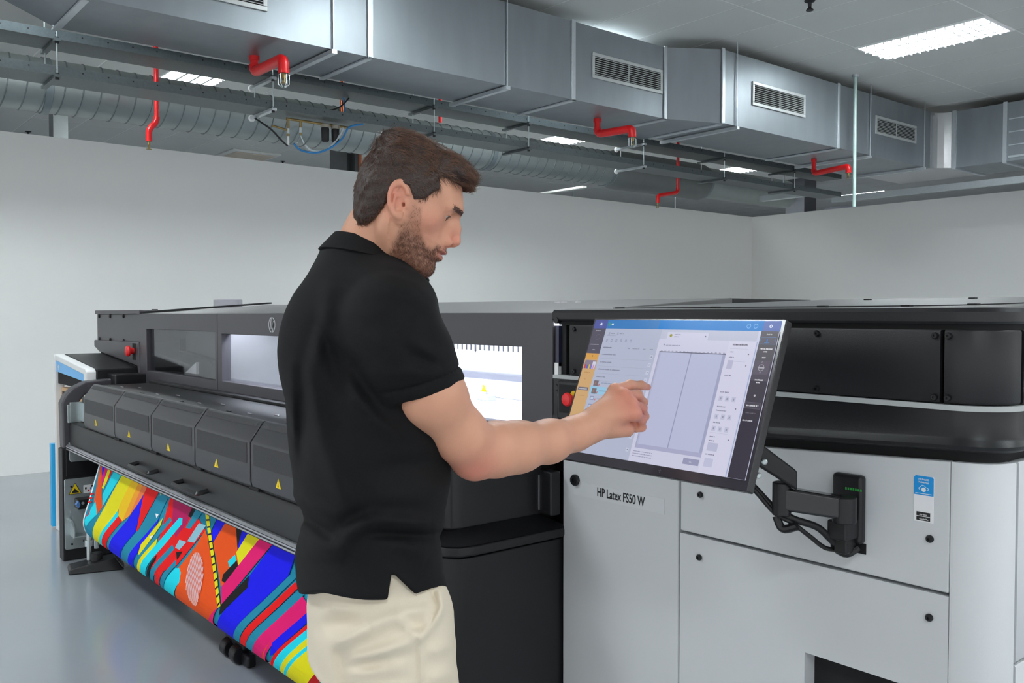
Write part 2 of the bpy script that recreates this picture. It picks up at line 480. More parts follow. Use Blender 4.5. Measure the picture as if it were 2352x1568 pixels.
# ================================================================ red sprinkler pipes
def sprinkler(label, pts, r=0.02, cage=False, head=True):
    t = thing('sprinkler_pipe', label, 'sprinkler pipe', 'red sprinkler pipes')
    P = arc_path(pts, 0.05, 5)
    MB().tube(P, r, 14).build('pipe', M_red, t)
    for p in pts[1:-1]:
        i = min(range(len(P)), key=lambda k: (P[k] - Vector(p)).length)
        MB().tube(P[max(0, i - 3):i + 4], r * 1.28, 14).build('elbow', M_red, t)
    e = Vector(pts[-1])
    if head:
        m = MB().cyl(e, e - Vector((0, 0, 0.03)), r * 0.6, 10)
        m.box(e.x - 0.014, e.x - 0.010, e.y - 0.003, e.y + 0.003, e.z - 0.06, e.z - 0.03).box(e.x + 0.010, e.x + 0.014, e.y - 0.003, e.y + 0.003, e.z - 0.06, e.z - 0.03)
        m.lathe(e - Vector((0, 0, 0.064)), (0, 0, 1), [(0.02, 0), (0.02, 0.004)], 12)
        m.build('sprinkler_head', M_brass, t)
    if cage:
        c = MB()
        for k in range(6):
            a = math.pi * k / 3; dx, dy = math.cos(a), math.sin(a)
            c.tube([e + Vector((0.012 * dx, 0.012 * dy, 0.0)), e + Vector((0.036 * dx, 0.036 * dy, -0.01)), e + Vector((0.036 * dx, 0.036 * dy, -0.07)), e + Vector((0.012 * dx, 0.012 * dy, -0.09))], 0.003, 6)
        c.build('wire_cage', M_zinc, t)
    MB().lathe(pts[0], (0, 0, -1), [(r * 1.3, 0.0), (r * 1.3, 0.03)], 14).build('coupling', M_red, t)
sprinkler('thin red sprinkler drop pipe standing before the spiral duct at left', [(-7.4, 2.408, 4.0), (-7.4, 2.408, 2.99), (-7.4, 2.345, 2.93), (-7.4, 2.345, 2.83)], 0.019)
sprinkler('thick red crank of sprinkler pipe with caged head at upper left', [(-6.02, 2.630, 3.25), (-6.02, 2.630, 3.14), (-5.57, 2.637, 3.14), (-5.57, 2.637, 3.04)], 0.028, True)
sprinkler('red crank of sprinkler pipe under the duct right of the man\'s head', [(-5.92, 5.90, 3.25), (-5.92, 5.90, 3.11), (-5.54, 5.96, 3.11), (-5.54, 5.96, 3.03)], 0.028, True)
sprinkler('thin dark red sprinkler drop before the spiral duct end at right', [(-7.4, 8.795, 4.0), (-7.4, 8.795, 2.98), (-7.4, 8.42, 2.91), (-7.4, 8.42, 2.82)], 0.019)
sprinkler('small red crank of sprinkler pipe beside the hanging conduit', [(-5.76, 9.22, 3.224), (-5.76, 9.22, 3.06), (-5.24, 9.06, 3.06), (-5.24, 9.06, 2.99)], 0.024, False, True)
sprinkler('short red sprinkler riser showing above the man\'s head', [(-7.4, 5.172, 4.0), (-7.4, 5.172, 3.36)], 0.019, head=False)

# ================================================================ air line assembly on the lower tray
fr = thing('air_filter_unit', 'pair of black bowl air filters with brass fittings under lower tray', 'air filter')
m = MB().cyl((-6.55, 3.12, 2.975), (-6.55, 3.66, 2.975), 0.010, 10).build('manifold_pipe', M_brass, fr)
for yy in (3.455, 3.545):
    b = MB().lathe((-6.55, yy, 2.835), (0, 0, 1), [(0.022, 0), (0.030, 0.012), (0.032, 0.10), (0.030, 0.112)], 18).build('filter_bowl', M_rubber, fr)
    MB().lathe((-6.55, yy, 2.948), (0, 0, 1), [(0.034, 0), (0.036, 0.006), (0.036, 0.028), (0.028, 0.032)], 18).build('filter_head', mat('filter_head_grey', (150, 146, 132), 0.5), fr)
for yy, zb in ((3.135, 2.84), (3.24, 2.86)):
    MB().cyl((-6.55, yy, zb), (-6.55, yy, 2.975), 0.009, 10).build('brass_drop', M_brass, fr)
    MB().cyl((-6.55, yy, zb + 0.02), (-6.55, yy, zb + 0.06), 0.012, 10).build('fitting_sleeve', M_zinc, fr)
MB().cyl((-6.55, 3.135, 2.77), (-6.55, 3.135, 2.84), 0.008, 10).build('quick_coupler', M_whiteplastic, fr)
MB().cyl((-6.55, 3.0, 2.905), (-6.55, 3.135, 2.885), 0.008, 10).build('side_valve', M_brass, fr)
MB().tube([(-6.55, 3.21, 2.80), (-6.55, 3.24, 2.86), (-6.55, 3.27, 2.80)], 0.007, 8).build('y_splitter', M_zinc, fr)
def hose(label, pts, r, m_):
    o = MB().tube(spline(pts, 8), r, 10).build('air_hose', m_)
    tag(o, label, 'hose', 'air hoses by the filters')
hose('black air hose looping from white end cap down to the coupler', [(-6.73, 2.94, 2.985), (-6.62, 2.95, 2.93), (-6.55, 3.0, 2.87), (-6.55, 3.08, 2.80), (-6.55, 3.13, 2.765)], 0.007, M_rubber)
hose('blue air hose hanging in an arc below the black filters', [(-6.55, 3.18, 2.79), (-6.55, 3.24, 2.745), (-6.53, 3.36, 2.735), (-6.50, 3.47, 2.78), (-6.47, 3.56, 2.86), (-6.42, 3.60, 2.95), (-6.41, 3.72, 2.99)], 0.008, M_bluehose)
hose('pale grey air hose curving inside the blue one', [(-6.55, 3.28, 2.79), (-6.55, 3.33, 2.755), (-6.54, 3.43, 2.76), (-6.53, 3.52, 2.83), (-6.52, 3.57, 2.90), (-6.52, 3.60, 2.96)], 0.008, M_whitehose)
hose('black cable sagging between upper and lower trays', [(-6.60, 2.86, 3.05), (-6.6, 3.05, 3.09), (-6.6, 3.3, 3.085), (-6.6, 3.5, 3.10), (-6.6, 3.62, 3.15), (-6.6, 3.70, 3.23)], 0.006, M_rubber)
hose('blue cable dropping from upper tray to lower tray', [(-6.62, 3.66, 3.24), (-6.62, 3.67, 3.15), (-6.62, 3.68, 3.03)], 0.008, M_bluehose)
tag(MB().cyl((-6.9, 3.80, 3.05), (-6.9, 3.80, 4.0), 0.014, 12).build('copper_riser', M_copper), 'copper riser pipe beside the blue cable at the trays', 'pipe')

# ================================================================ column, conduit, beams and small ceiling fittings
colm = thing('steel_column', 'dark grey steel column behind the white wall left of the man', 'column')
MB().box(-11.15, -10.85, 5.95, 6.05, 0, 4.0).box(-11.02, -10.98, 6.05, 6.17, 0, 4.0).box(-11.15, -10.85, 6.17, 6.27, 0, 4.0).build('column_shaft', mat('column_grey', (70, 72, 74), 0.6), colm)
MB().cyl((-10.8, 6.22, 0), (-10.8, 6.22, 3.75), 0.02, 10).build('copper_pipe', M_copper, colm)
c2 = tag(MB().box(-11.1, -10.9, 2.43, 2.58, 0, 4.0).build('support_post', mat('post_grey', (150, 156, 156), 0.5)), 'pale grey post below the spiral duct at far left', 'post')
co = thing('hanging_conduit', 'thin pale green conduit hanging down before the right duct', 'conduit')
MB().cyl((-5.10, 8.94, 2.60), (-5.10, 8.94, 4.0), 0.019, 14).build('conduit_tube', mat('pale_green_conduit', (168, 190, 186), 0.4, metal=0.3), co)
MB().cyl((-5.10, 8.94, 3.97), (-5.10, 8.94, 4.0), 0.035, 14).build('ceiling_rose', M_galv2, co)
tag(MB().box(-6.9, -1.0, 11.5, 11.56, 3.02, 3.10).build('steel_channel', M_galv2), 'long brownish steel channel under the far right duct', 'channel')
tag(MB().box(-7.6, -6.9, 10.8, 10.9, 3.05, 3.12).box(-7.25, -7.24, 10.84, 10.86, 3.12, 4.0).build('steel_channel', M_galv2), 'short pale steel channel behind the hanging conduit', 'channel')
tag(MB().box(-13.4, -10.2, 9.85, 9.93, 3.44, 3.47).build('wall_trunking', M_ceilgrid), 'white slanting trunking just above the wall right of the head', 'trunking')
tag(MB().box(-16.0, -11.5, 8.35, 8.45, 3.93, 4.0).build('light_trunking', M_whiteplastic), 'thin white trunking ending beside the man\'s hair', 'trunking')
EL = thing('exhaust_elbow', 'silver flexible duct elbow behind the wall by the hanging conduit', 'air duct')
MB().tube(arc_path([(-9.6, 15.1, 3.0), (-8.9, 15.2, 3.25), (-7.9, 15.5, 2.9)], 0.5, 8), 0.26, 24).build('elbow_tube', mat('foil_duct', (205, 205, 220), 0.3, metal=0.7), EL)
MB().box(-9.9, -9.5, 14.9, 15.3, 2.6, 4.0).build('riser_box', mat('riser_dark', (96, 98, 104), 0.5, metal=0.4), EL)
def chead(x, y, label):
    t = thing('ceiling_sprinkler', label, 'sprinkler head', 'ceiling sprinkler heads')
    MB().lathe((x, y, CEIL), (0, 0, -1), [(0.045, 0), (0.04, 0.008), (0.016, 0.014), (0.014, 0.05)], 16).build('escutcheon', M_rubber, t)
    MB().lathe((x, y, CEIL - 0.052), (0, 0, -1), [(0.010, 0), (0.030, 0.022), (0.030, 0.028)], 16).build('deflector', M_rubber, t)
chead(-4.15, 6.56, 'small black sprinkler head on the ceiling tiles at top right')
chead(-14.0, 2.80, 'small dark sprinkler head above the wall at far left')
chead(-14.0, 6.60, 'small dark sprinkler head above the wall beside the ceiling vent')
vd = thing('ceiling_vent', 'square beige ceiling vent just above the wall left of the man', 'vent')
MB().box(-14.2, -13.4, 5.5, 6.3, CEIL - 0.03, CEIL).build('vent_frame', M_ceilgrid, vd, bevel=0.01)
MB().box(-14.12, -13.48, 5.58, 6.22, CEIL - 0.05, CEIL - 0.03).build('vent_plate', mat('beige_plate', (216, 202, 186), 0.6), vd, bevel=0.008)
# ================================================================ the printer
pr = thing('wide_format_printer', 'long wide format printer, black upper body and white right cabinet', 'printer')
Y0 = 1.75
def tz(x): return 0.048 * (min(x, -0.79) + 0.79)           # the cover's lower edge falls a little to the left
PATH = [(-1.925 + 0.2 * k, Y0, 0, -1) for k in range(6)] + [(-0.79, Y0, 0, -1)]
for k in range(1, 13):
    a = math.pi / 2 * k / 12
    PATH.append((-0.79 + 0.085 * math.sin(a), Y0 + 0.085 - 0.085 * math.cos(a), math.sin(a), -math.cos(a)))
PATH += [(-0.705, 2.2, 1, 0), (-0.705, 3.2, 1, 0)]
def sweep(name, prof, m_, parent, path=PATH, close=True):
    """prof: (outward offset, z, tilt weight)"""
    vs, fs = [], []
    n = len(prof)
    for (x, y, nx, ny) in path:
        for (o, z, w) in prof:
            vs.append((x + nx * o, y + ny * o, z + w * tz(x)))
    for i in range(len(path) - 1):
        for j in range(n if close else n - 1):
            fs.append((i * n + j, i * n + (j + 1) % n, (i + 1) * n + (j + 1) % n, (i + 1) * n + j))
    if close:
        fs.append(tuple(range(n))); fs.append(tuple(range((len(path) - 1) * n, len(path) * n))[::-1])
    return MB().add(vs, fs).build(name, m_, parent)

# ---- right unit: black upper cover
MB().box(-1.89, -0.80, 1.79, 3.18, 0.06, 1.42).build('inner_chassis', M_gap, pr, smooth=False)
sweep('cover_rim', [(-0.05, 1.432, 0), (0.008, 1.432, 0), (0.012, 1.437, 0), (0.012, 1.455, 0), (0.006, 1.4625, 0), (-0.05, 1.466, 0)], M_black, pr)
sweep('cover_groove', [(-0.05, 1.42, 0), (-0.004, 1.42, 0), (-0.004, 1.433, 0), (-0.05, 1.433, 0)], M_gap, pr)
def path_between(i0, i1, pre=None, post=None):
    p = PATH[i0:i1]
    if pre: p = [pre] + p
    if post: p = p + [post]
    return p
pa = [(-1.86, Y0, 0, -1), (-1.4, Y0, 0, -1), (-0.812, Y0, 0, -1)]
sweep('cover_panel', [(-0.03, 1.279, 0), (0.003, 1.279, 0), (0.005, 1.283, 0), (0.005, 1.416, 0), (0.003, 1.42, 0), (-0.03, 1.42, 0)], M_black, pr, pa)
pb = [(-0.804, Y0, 0, -1)] + PATH[6:19]
sweep('cover_panel', [(-0.03, 1.279, 0), (0.003, 1.279, 0), (0.005, 1.283, 0), (0.005, 1.416, 0), (0.003, 1.42, 0), (-0.03, 1.42, 0)], M_black, pr, pb)
pc = [(-0.705, 1.848, 1, 0), (-0.705, 3.2, 1, 0)]
sweep('cover_panel', [(-0.03, 1.279, 0), (0.003, 1.279, 0), (0.005, 1.283, 0), (0.005, 1.416, 0), (0.003, 1.42, 0), (-0.03, 1.42, 0)], M_black, pr, pc)
sweep('grey_strip', [(-0.03, 1.266, 0), (0.010, 1.266, 0), (0.010, 1.2765, 0), (-0.03, 1.2765, 0)], M_strip, pr)
sweep('cover_skirt', [(-0.04, 1.187, 1), (0.004, 1.187, 1), (0.014, 1.193, 1), (0.016, 1.200, 1), (0.010, 1.211, 1), (0.007, 1.216, 1), (0.007, 1.266, 0), (-0.04, 1.266, 0)], M_blackdeep, pr)
sweep('under_skirt', [(-0.06, 1.12, 1), (-0.022, 1.12, 1), (-0.016, 1.187, 1), (-0.06, 1.187, 1)], M_gap, pr)
def screw(x, z, y=Y0, r=0.006, m_=None, parent=None, prot=0.006):
    return MB().lathe((x, y, z), (0, -1, 0), [(r, 0), (r * 1.05, prot * 0.5), (r * 0.8, prot), (r * 0.35, prot), (r * 0.35, prot * 0.5)], 14).build('screw', m_ or M_blackdeep, parent or pr)
for (x, z) in ((-1.078, 1.409), (-1.078, 1.289), (-0.822, 1.409), (-0.822, 1.289), (-0.796, 1.409), (-0.796, 1.289), (-1.84, 1.409), (-1.84, 1.289)):
    screw(x, z, Y0 - 0.005, 0.0065)
for (y, z) in ((1.860, 1.409), (1.860, 1.289)):
    MB().lathe((-0.700, y, z), (1, 0, 0), [(0.0065, 0), (0.0065, 0.003), (0.005, 0.006)], 14).build('screw', M_blackdeep, pr)
# roof of the right unit, sloping up to the back
rp = MB()
pts = [(x + nx * 0.004, y + ny * 0.004) for (x, y, nx, ny) in PATH]
zr = lambda y: 1.4635 + 0.045 * (y - 1.75) / 1.45
poly = pts + [(-1.925, 3.2)]
rp.add([(x, y, zr(y)) for x, y in poly] + [(x, y, zr(y) - 0.03) for x, y in poly],
       [tuple(range(len(poly))), tuple(range(2 * len(poly) - 1, len(poly) - 1, -1))] + [(i, (i + 1) % len(poly), len(poly) + (i + 1) % len(poly), len(poly) + i) for i in range(len(poly))])
rp.build('roof_panel', M_greyroof, pr)
# curved inlaid lid line and clips on the roof
lid = [(-1.80, 1.86), (-1.3, 1.86), (-0.98, 1.87), (-0.88, 1.90), (-0.82, 1.98), (-0.79, 2.15), (-0.79, 3.1)]
MB().tube([(x, y, zr(y) + 0.0005) for x, y in [(p.x, p.y) for p in spline([(a, b, 0) for a, b in lid], 6)]], 0.0022, 6).build('roof_seam', M_gap, pr)
for (x, y) in ((-1.75, 1.835), (-1.42, 1.835), (-1.12, 1.835), (-0.93, 1.845), (-0.83, 1.93), (-1.6, 2.9), (-1.25, 2.9), (-0.95, 2.9)):
    MB().box(x - 0.010, x + 0.010, y - 0.010, y + 0.010, zr(y), zr(y) + 0.004).build('roof_clip', M_gap, pr, bevel=0.001, seg=1)
# emergency stop of the right unit
es = MB().prism([(-1.895, 1.150), (-1.76, 1.150), (-1.76, 1.262), (-1.895, 1.262)], 1, Y0 - 0.024, Y0 + 0.01).build('stop_housing', M_blackdeep, pr, bevel=0.008)
MB().prism([(-1.882, 1.172), (-1.775, 1.172), (-1.775, 1.252), (-1.882, 1.252)], 1, Y0 - 0.0255, Y0 - 0.0235).build('stop_recess', M_gap, es, bevel=0.001)
def estop(x, y, z, r, parent):
    o = MB().lathe((x, y, z), (0, -1, 0), [(r * 0.6, 0), (r * 0.6, r * 0.7), (r, r * 0.75), (r * 1.02, r * 1.0), (r * 0.85, r * 1.28), (r * 0.4, r * 1.4), (0.001, r * 1.42)], 28).build('stop_button', M_estop, parent)
    tag(o, 'red mushroom stop button')
    return o
estop(-1.828, Y0 - 0.026, 1.213, 0.019, es)
MB().cyl((-1.818, Y0 - 0.0256, 1.220), (-1.818, Y0 - 0.027, 1.220), 0.017, 24).build('stop_ring', M_yellow, es)

# ---- right unit: white cabinet
def wpanel(name, poly, y0=Y0, th=0.03, m_=None, bev=0.004, parent=None):
    return MB().prism(poly, 1, y0, y0 + th).build(name, m_ or M_white, parent or pr, bevel=bev)
wt = lambda x: 1.166 + 0.048 * (x + 0.79)
p_left = wpanel('cabinet_panel', [(-1.892, 0.09), (-1.4645, 0.09), (-1.4645, wt(-1.4645)), (-1.892, wt(-1.892))])
p_up = wpanel('cabinet_door', [(-1.4585, 0.9085), (-0.7915, 0.9085), (-0.7915, wt(-0.79)), (-1.4585, wt(-1.4585))])
RX0, RX1, RZ0, RZ1 = -1.104, -0.845, 0.44, 0.7025
lowp = MB()
for (a, b, c, d) in ((-1.4585, RX0, 0.09, 0.9025), (RX0, RX1, RZ1, 0.9025), (RX1, -0.7915, 0.09, 0.9025), (RX0, RX1, 0.09, RZ0)):
    lowp.box(a, b, Y0, Y0 + 0.03, c, d)
p_low = lowp.build('cabinet_door', M_white, pr, smooth=False)
rec = MB()
D = 0.088
rec.quad((RX0, Y0 + .03, RZ0), (RX0, Y0 + D, RZ0), (RX0, Y0 + D, RZ1), (RX0, Y0 + .03, RZ1)).quad((RX1, Y0 + .03, RZ0), (RX1, Y0 + D, RZ0), (RX1, Y0 + D, RZ1), (RX1, Y0 + .03, RZ1))
rec.quad((RX0, Y0 + .03, RZ1), (RX1, Y0 + .03, RZ1), (RX1, Y0 + D, RZ1), (RX0, Y0 + D, RZ1)).quad((RX0, Y0 + .03, RZ0), (RX1, Y0 + .03, RZ0), (RX1, Y0 + D, RZ0), (RX0, Y0 + D, RZ0))
rec.build('recess_liner', M_white, p_low, smooth=False)
MB().box(RX0, RX1, Y0 + D - 0.004, Y0 + D + 0.002, RZ0, RZ1).build('breaker_plate', M_black, p_low, smooth=False)
for k in range(2):
    x = -1.055 + 0.092 * k
    MB().box(x, x + 0.070, Y0 + D - 0.034, Y0 + D - 0.004, 0.600, 0.655).build('breaker_switch', M_silver, p_low, bevel=0.004)
    MB().box(x + 0.006, x + 0.064, Y0 + D - 0.0352, Y0 + D - 0.0340, 0.645, 0.6535).build('red_marking', M_estop, p_low, smooth=False)
text_mesh('breaker_lettering', 'On', 0.016, (-1.082, Y0 + D - 0.0046, 0.632), (1, 0, 0), (0, 0, 1), M_whiteplastic, p_low)
text_mesh('breaker_lettering', 'I', 0.014, (-1.073, Y0 + D - 0.0046, 0.650), (1, 0, 0), (0, 0, 1), M_whiteplastic, p_low)
# rounded corner column and side panels
colp = [(-0.7855, Y0, 0, -1)] + PATH[6:19]
def sweepw(name, z0, z1, path, m_=M_white):
    return sweep(name, [(-0.03, z0, 0), (-0.002, z0, 0), (0, z0 + 0.003, 0), (0, z1 - 0.003, 0), (-0.002, z1, 0), (-0.03, z1, 0)], m_, pr, path)
sweepw('corner_column', 0.09, 1.166, colp)
sweepw('side_panel', 0.775, 1.166, [(-0.705, 1.846, 1, 0), (-0.705, 3.18, 1, 0)])
sweepw('side_panel', 0.09, 0.769, [(-0.705, 1.846, 1, 0), (-0.705, 3.18, 1, 0)])
MB().box(-1.88, -0.73, 1.80, 3.16, 0.0, 0.09).build('plinth', M_gap, pr, smooth=False)
# locks and screws of the cabinet
MB().lathe((-1.838, Y0, 0.981), (0, -1, 0), [(0.016, 0), (0.0165, 0.006), (0.014, 0.010), (0.006, 0.010), (0.005, 0.006)], 24).build('round_lock', M_blackdeep, p_left)
for (x, z) in ((-1.395, 1.008), (-1.397, 0.853), (-0.829, 1.009), (-0.828, 0.853)):
    screw(x, z, Y0, 0.0075, M_black, p_up if z > .91 else p_low, 0.007)
# model plate with lettering
lp = MB().box(-1.846, -1.509, Y0 - 0.0012, Y0 + 0.001, 0.9395, 0.979).build('name_plate', mat('pale_plate', (213, 216, 219), 0.35, var=0.01), p_left, smooth=False)
text_mesh('name_lettering', 'HP Latex FS50 W', 0.0345, (-1.752, Y0 - 0.0016, 0.9495), (1, 0, 0), (0, 0, 1), M_ink, p_left, squeeze=0.70)
# sticker
st = MB().box(-0.862, -0.823, Y0 - 0.0010, Y0 + 0.001, 1.040, 1.131).build('app_sticker', mat('sticker_white', (238, 238, 242), 0.4, var=0.01), p_up, smooth=False)
M_cy = mat('sticker_blue', (0, 150, 226), 0.4, var=0.02)
MB().prism([(-0.862, 1.093), (-0.823, 1.093), (-0.823, 1.128), (-0.826, 1.131), (-0.859, 1.131), (-0.862, 1.128)], 1, Y0 - 0.0015, Y0 - 0.0009).build('sticker_header', M_cy, p_up, smooth=False)
text_mesh('sticker_lettering', 'HP PrintOS', 0.0052, (-0.8425, Y0 - 0.0018, 1.1225), (1, 0, 0), (0, 0, 1), M_whiteplastic, p_up, 0.0001, 'CENTER', 0.85)
text_mesh('sticker_lettering', 'Mobile App', 0.0052, (-0.8425, Y0 - 0.0018, 1.1170), (1, 0, 0), (0, 0, 1), M_whiteplastic, p_up, 0.0001, 'CENTER', 0.85)
cl = MB().tube(spline([(-0.8425 + a_ / 1000, Y0 - 0.0016, 1.106 + b_ / 1000) for a_, b_ in ((-7, -3), (-10, 0), (-7, 3), (-4, 6.5), (1, 6), (4, 3), (8.5, 1.5), (9, -2), (6, -3))], 4), 0.0005, 5)
cl.lathe((-0.8425, Y0 - 0.0014, 1.104), (0, -1, 0), [(0.0045, 0), (0.0045, 0.0004)], 14)
cl.box(-0.859, -0.826, Y0 - 0.0018, Y0 - 0.0014, 1.0955, 1.0966).build('cloud_icon', M_whiteplastic, p_up)
for z, tx in ((1.0515, 'App Store'), (1.0425, 'Google Play')):
    MB().box(-0.8565, -0.8290, Y0 - 0.0014, Y0 - 0.0009, z, z + 0.0078).build('badge', M_ink, p_up, smooth=False)
    text_mesh('badge_lettering', tx, 0.0042, (-0.8505, Y0 - 0.0016, z + 0.0018), (1, 0, 0), (0, 0, 1), M_whiteplastic, p_up, 0.0001, 'LEFT', 0.9)

# ---- hood with two windows
HX0, HXM, HX1, HZ0, HZ1 = -5.743, -4.488, -1.937, 1.028, 1.455
def framed(name, x0, x1, z0, z1, hx0, hx1, hz0, hz1, y0, y1, m_):
    m = MB()
    out = [(x0, z0), (x1, z0), (x1, z1), (x0, z1)]; inn = [(hx0, hz0), (hx1, hz0), (hx1, hz1), (hx0, hz1)]
    vs = [(x, y0, z) for x, z in out] + [(x, y0, z) for x, z in inn] + [(x, y1, z) for x, z in out] + [(x, y1, z) for x, z in inn]
    fs = []
    for i in range(4):
        j = (i + 1) % 4
        fs += [(i, j, 4 + j, 4 + i), (8 + j, 8 + i, 12 + i, 12 + j), (i, 8 + i, 8 + j, j), (4 + i, 4 + j, 12 + j, 12 + i)]
    m.add(vs, fs)
    return m.build(name, m_, pr, bevel=0.003)
d1 = framed('hood_door', HX0, HXM - 0.003, HZ0, HZ1, -5.613, -4.517, 1.11, 1.3615, Y0, Y0 + 0.05, M_grey)
d2 = framed('hood_door', HXM + 0.003, HX1, HZ0, HZ1, -4.433, -2.077, 1.113, 1.352, Y0, Y0 + 0.05, M_grey)
M_glass = bpy.data.materials.new('window_glass'); M_glass.use_nodes = True
nt = M_glass.node_tree; nt.nodes.clear()
go = nt.nodes.new('ShaderNodeOutputMaterial'); gm = nt.nodes.new('ShaderNodeMixShader'); gt = nt.nodes.new('ShaderNodeBsdfTransparent'); gg = nt.nodes.new('ShaderNodeBsdfGlossy')
lw = nt.nodes.new('ShaderNodeLayerWeight'); lw.inputs[0].default_value = 0.12; fz = nt.nodes.new('ShaderNodeMath'); fz.operation = 'MULTIPLY'; fz.inputs[1].default_value = 0.45; nt.links.new(lw.outputs['Fresnel'], fz.inputs[0])
gg.inputs['Roughness'].default_value = 0.03; gt.inputs[0].default_value = (0.90, 0.91, 0.93, 1)
nt.links.new(fz.outputs[0], gm.inputs[0]); nt.links.new(gt.outputs[0], gm.inputs[1]); nt.links.new(gg.outputs[0], gm.inputs[2]); nt.links.new(gm.outputs[0], go.inputs[0])
MB().box(-5.62, -4.51, Y0 + 0.018, Y0 + 0.024, 1.105, 1.366).build('window_pane', M_glass, d1, smooth=False)
MB().box(-4.44, -2.07, Y0 + 0.018, Y0 + 0.024, 1.108, 1.357).build('window_pane', M_glass, d2, smooth=False)
# emblem on the hood: ring with two slanted strokes
lx, lz = -3.835, 1.403
em = MB()
N = 28
for k in range(N):
    a0, a1 = 2 * math.pi * k / N, 2 * math.pi * (k + 1) / N
    deg = math.degrees(a0) % 360
    if 75 < deg < 95 or 255 < deg < 275: continue
    r0, r1 = 0.030, 0.036
    em.add([(lx + r * math.cos(a), Y0 - 0.0012, lz + r * math.sin(a)) for r, a in ((r0, a0), (r1, a0), (r1, a1), (r0, a1))], [(0, 1, 2, 3)])
def stroke(x0, z0, x1, z1, w=0.0035):
    em.add([(lx + x0 - w, Y0 - 0.0012, lz + z0), (lx + x0 + w, Y0 - 0.0012, lz + z0), (lx + x1 + w, Y0 - 0.0012, lz + z1), (lx + x1 - w, Y0 - 0.0012, lz + z1)], [(0, 1, 2, 3)])
stroke(-0.018, -0.018, -0.006, 0.034); stroke(-0.004, -0.018, 0.002, 0.010); stroke(-0.009, 0.012, 0.0, 0.012, 0.002)
stroke(0.006, -0.034, 0.018, 0.018); stroke(0.004, 0.014, 0.016, 0.014, 0.002); stroke(0.010, -0.014, 0.016, 0.012)
em.build('emblem', M_silver, d2, smooth=False)
# hood roof rising to the back, left gable seam
rf = MB()
rf.add([(HX0, Y0 + 0.004, 1.455), (HX1, Y0 + 0.004, 1.455), (HX1, 2.6, 1.508), (HX0, 2.6, 1.515), (HX0, Y0 + 0.004, 1.435), (HX1, Y0 + 0.004, 1.435), (HX1, 2.6, 1.43), (HX0, 2.6, 1.43)],
       [(0, 1, 2, 3), (7, 6, 5, 4), (0, 4, 5, 1), (1, 5, 6, 2), (2, 6, 7, 3), (3, 7, 4, 0)])
rf.build('hood_roof', M_greyroof, pr, bevel=0.004)
MB().box(HX0, HX1, 2.6, 3.1, 1.40, 1.507).build('rear_roof', M_black, pr, bevel=0.006)
MB().add([(HX0 - 0.03, Y0 + 0.01, 1.456), (HX0 + 0.04, Y0 + 0.01, 1.456), (HX0 + 0.04, 2.6, 1.522), (HX0 - 0.03, 2.6, 1.522), (HX0 - 0.03, Y0 + 0.01, 1.468), (HX0 + 0.04, Y0 + 0.01, 1.468), (HX0 + 0.04, 2.6, 1.532), (HX0 - 0.03, 2.6, 1.532)],
         [(3, 2, 1, 0), (4, 5, 6, 7), (0, 1, 5, 4), (1, 2, 6, 5), (2, 3, 7, 6), (3, 0, 4, 7)]).build('gable_seal', M_gap, pr)
for (x) in (-2.62, -2.58, -2.5): MB().box(x - 0.008, x + 0.008, 2.38, 2.40, 1.495, 1.501).build('hinge_clip', M_silver, pr)
# hood interior: print zone
M_bed = mat('print_bed_white', (232, 233, 240), 0.35, var=0.02)
M_pale = mat('pale_roller_grey', (196, 198, 204), 0.35, var=0.03)
M_int = mat('interior_grey', (128, 128, 132), 0.45, var=0.03)
inn = MB()
inn.box(-5.70, -4.475, 2.02, 2.05, 1.02, 1.43)
inn.build('inner_wall', M_int, pr, smooth=False)
MB().box(-4.49, -4.465, 1.80, 2.5, 1.02, 1.44).build('inner_divider', M_int, pr, smooth=False)
MB().box(-5.72, -1.94, 2.45, 2.5, 0.8, 1.44).build('inner_back', M_bed, pr, smooth=False)
MB().prism([(1.80, 0.985), (2.45, 1.135), (2.45, 1.115), (1.80, 0.965)], 0, -4.46, -1.95).build('print_bed', M_bed, pr, smooth=False)
MB().prism([(2.20, 1.30), (2.44, 1.30), (2.44, 1.40), (2.20, 1.40)], 0, -4.46, -1.95).build('carriage_beam', M_bed, pr, bevel=0.004)
tk = MB(); x = -4.4
k = 0
while x < -1.97:
    h = 0.045 if k % 10 == 0 else 0.024
    tk.box(x - (0.0022 if k % 10 else 0.0035), x + (0.0022 if k % 10 else 0.0035), 2.196, 2.200, 1.318 - h / 2, 1.318 + h / 2); x += 0.030; k += 1
tk.build('scale_marks', mat('scale_grey', (84, 86, 92), 0.5), pr, smooth=False)
for (yy, z, r, m_) in ((2.18, 1.262, 0.008, M_whiteplastic), (2.15, 1.238, 0.020, M_pale), (1.93, 1.050, 0.018, M_pale), (1.88, 1.035, 0.008, M_whiteplastic)):
    MB().cyl((-4.46, yy, z), (-1.95, yy, z), r, 20).build('roller', m_, pr)
for z0, z1, yy in ((1.135, 1.165, 2.10), (1.19, 1.225, 2.2)):
    MB().box(-4.46, -1.95, yy, yy + 0.05, z0, z1).build('guide_bar', M_pale if z0 < 1.15 else M_bed, pr, bevel=0.004)
MB().prism([(-2.715, 1.156), (-2.685, 1.156), (-2.70, 1.184)], 1, 2.085, 2.088).build('warning_mark', M_yellow, pr, smooth=False)
MB().box(-2.74, -2.64, 2.06, 2.10, 1.125, 1.146).build('media_clip', mat('clear_clip', (215, 222, 220), 0.2), pr, bevel=0.004)
MB().box(-4.45, -1.96, 1.84, 1.87, 1.418, 1.428).build('led_and_fill_strip', mat('led_and_fill_strip', (240, 245, 255), emit=95.0), pr, smooth=False)
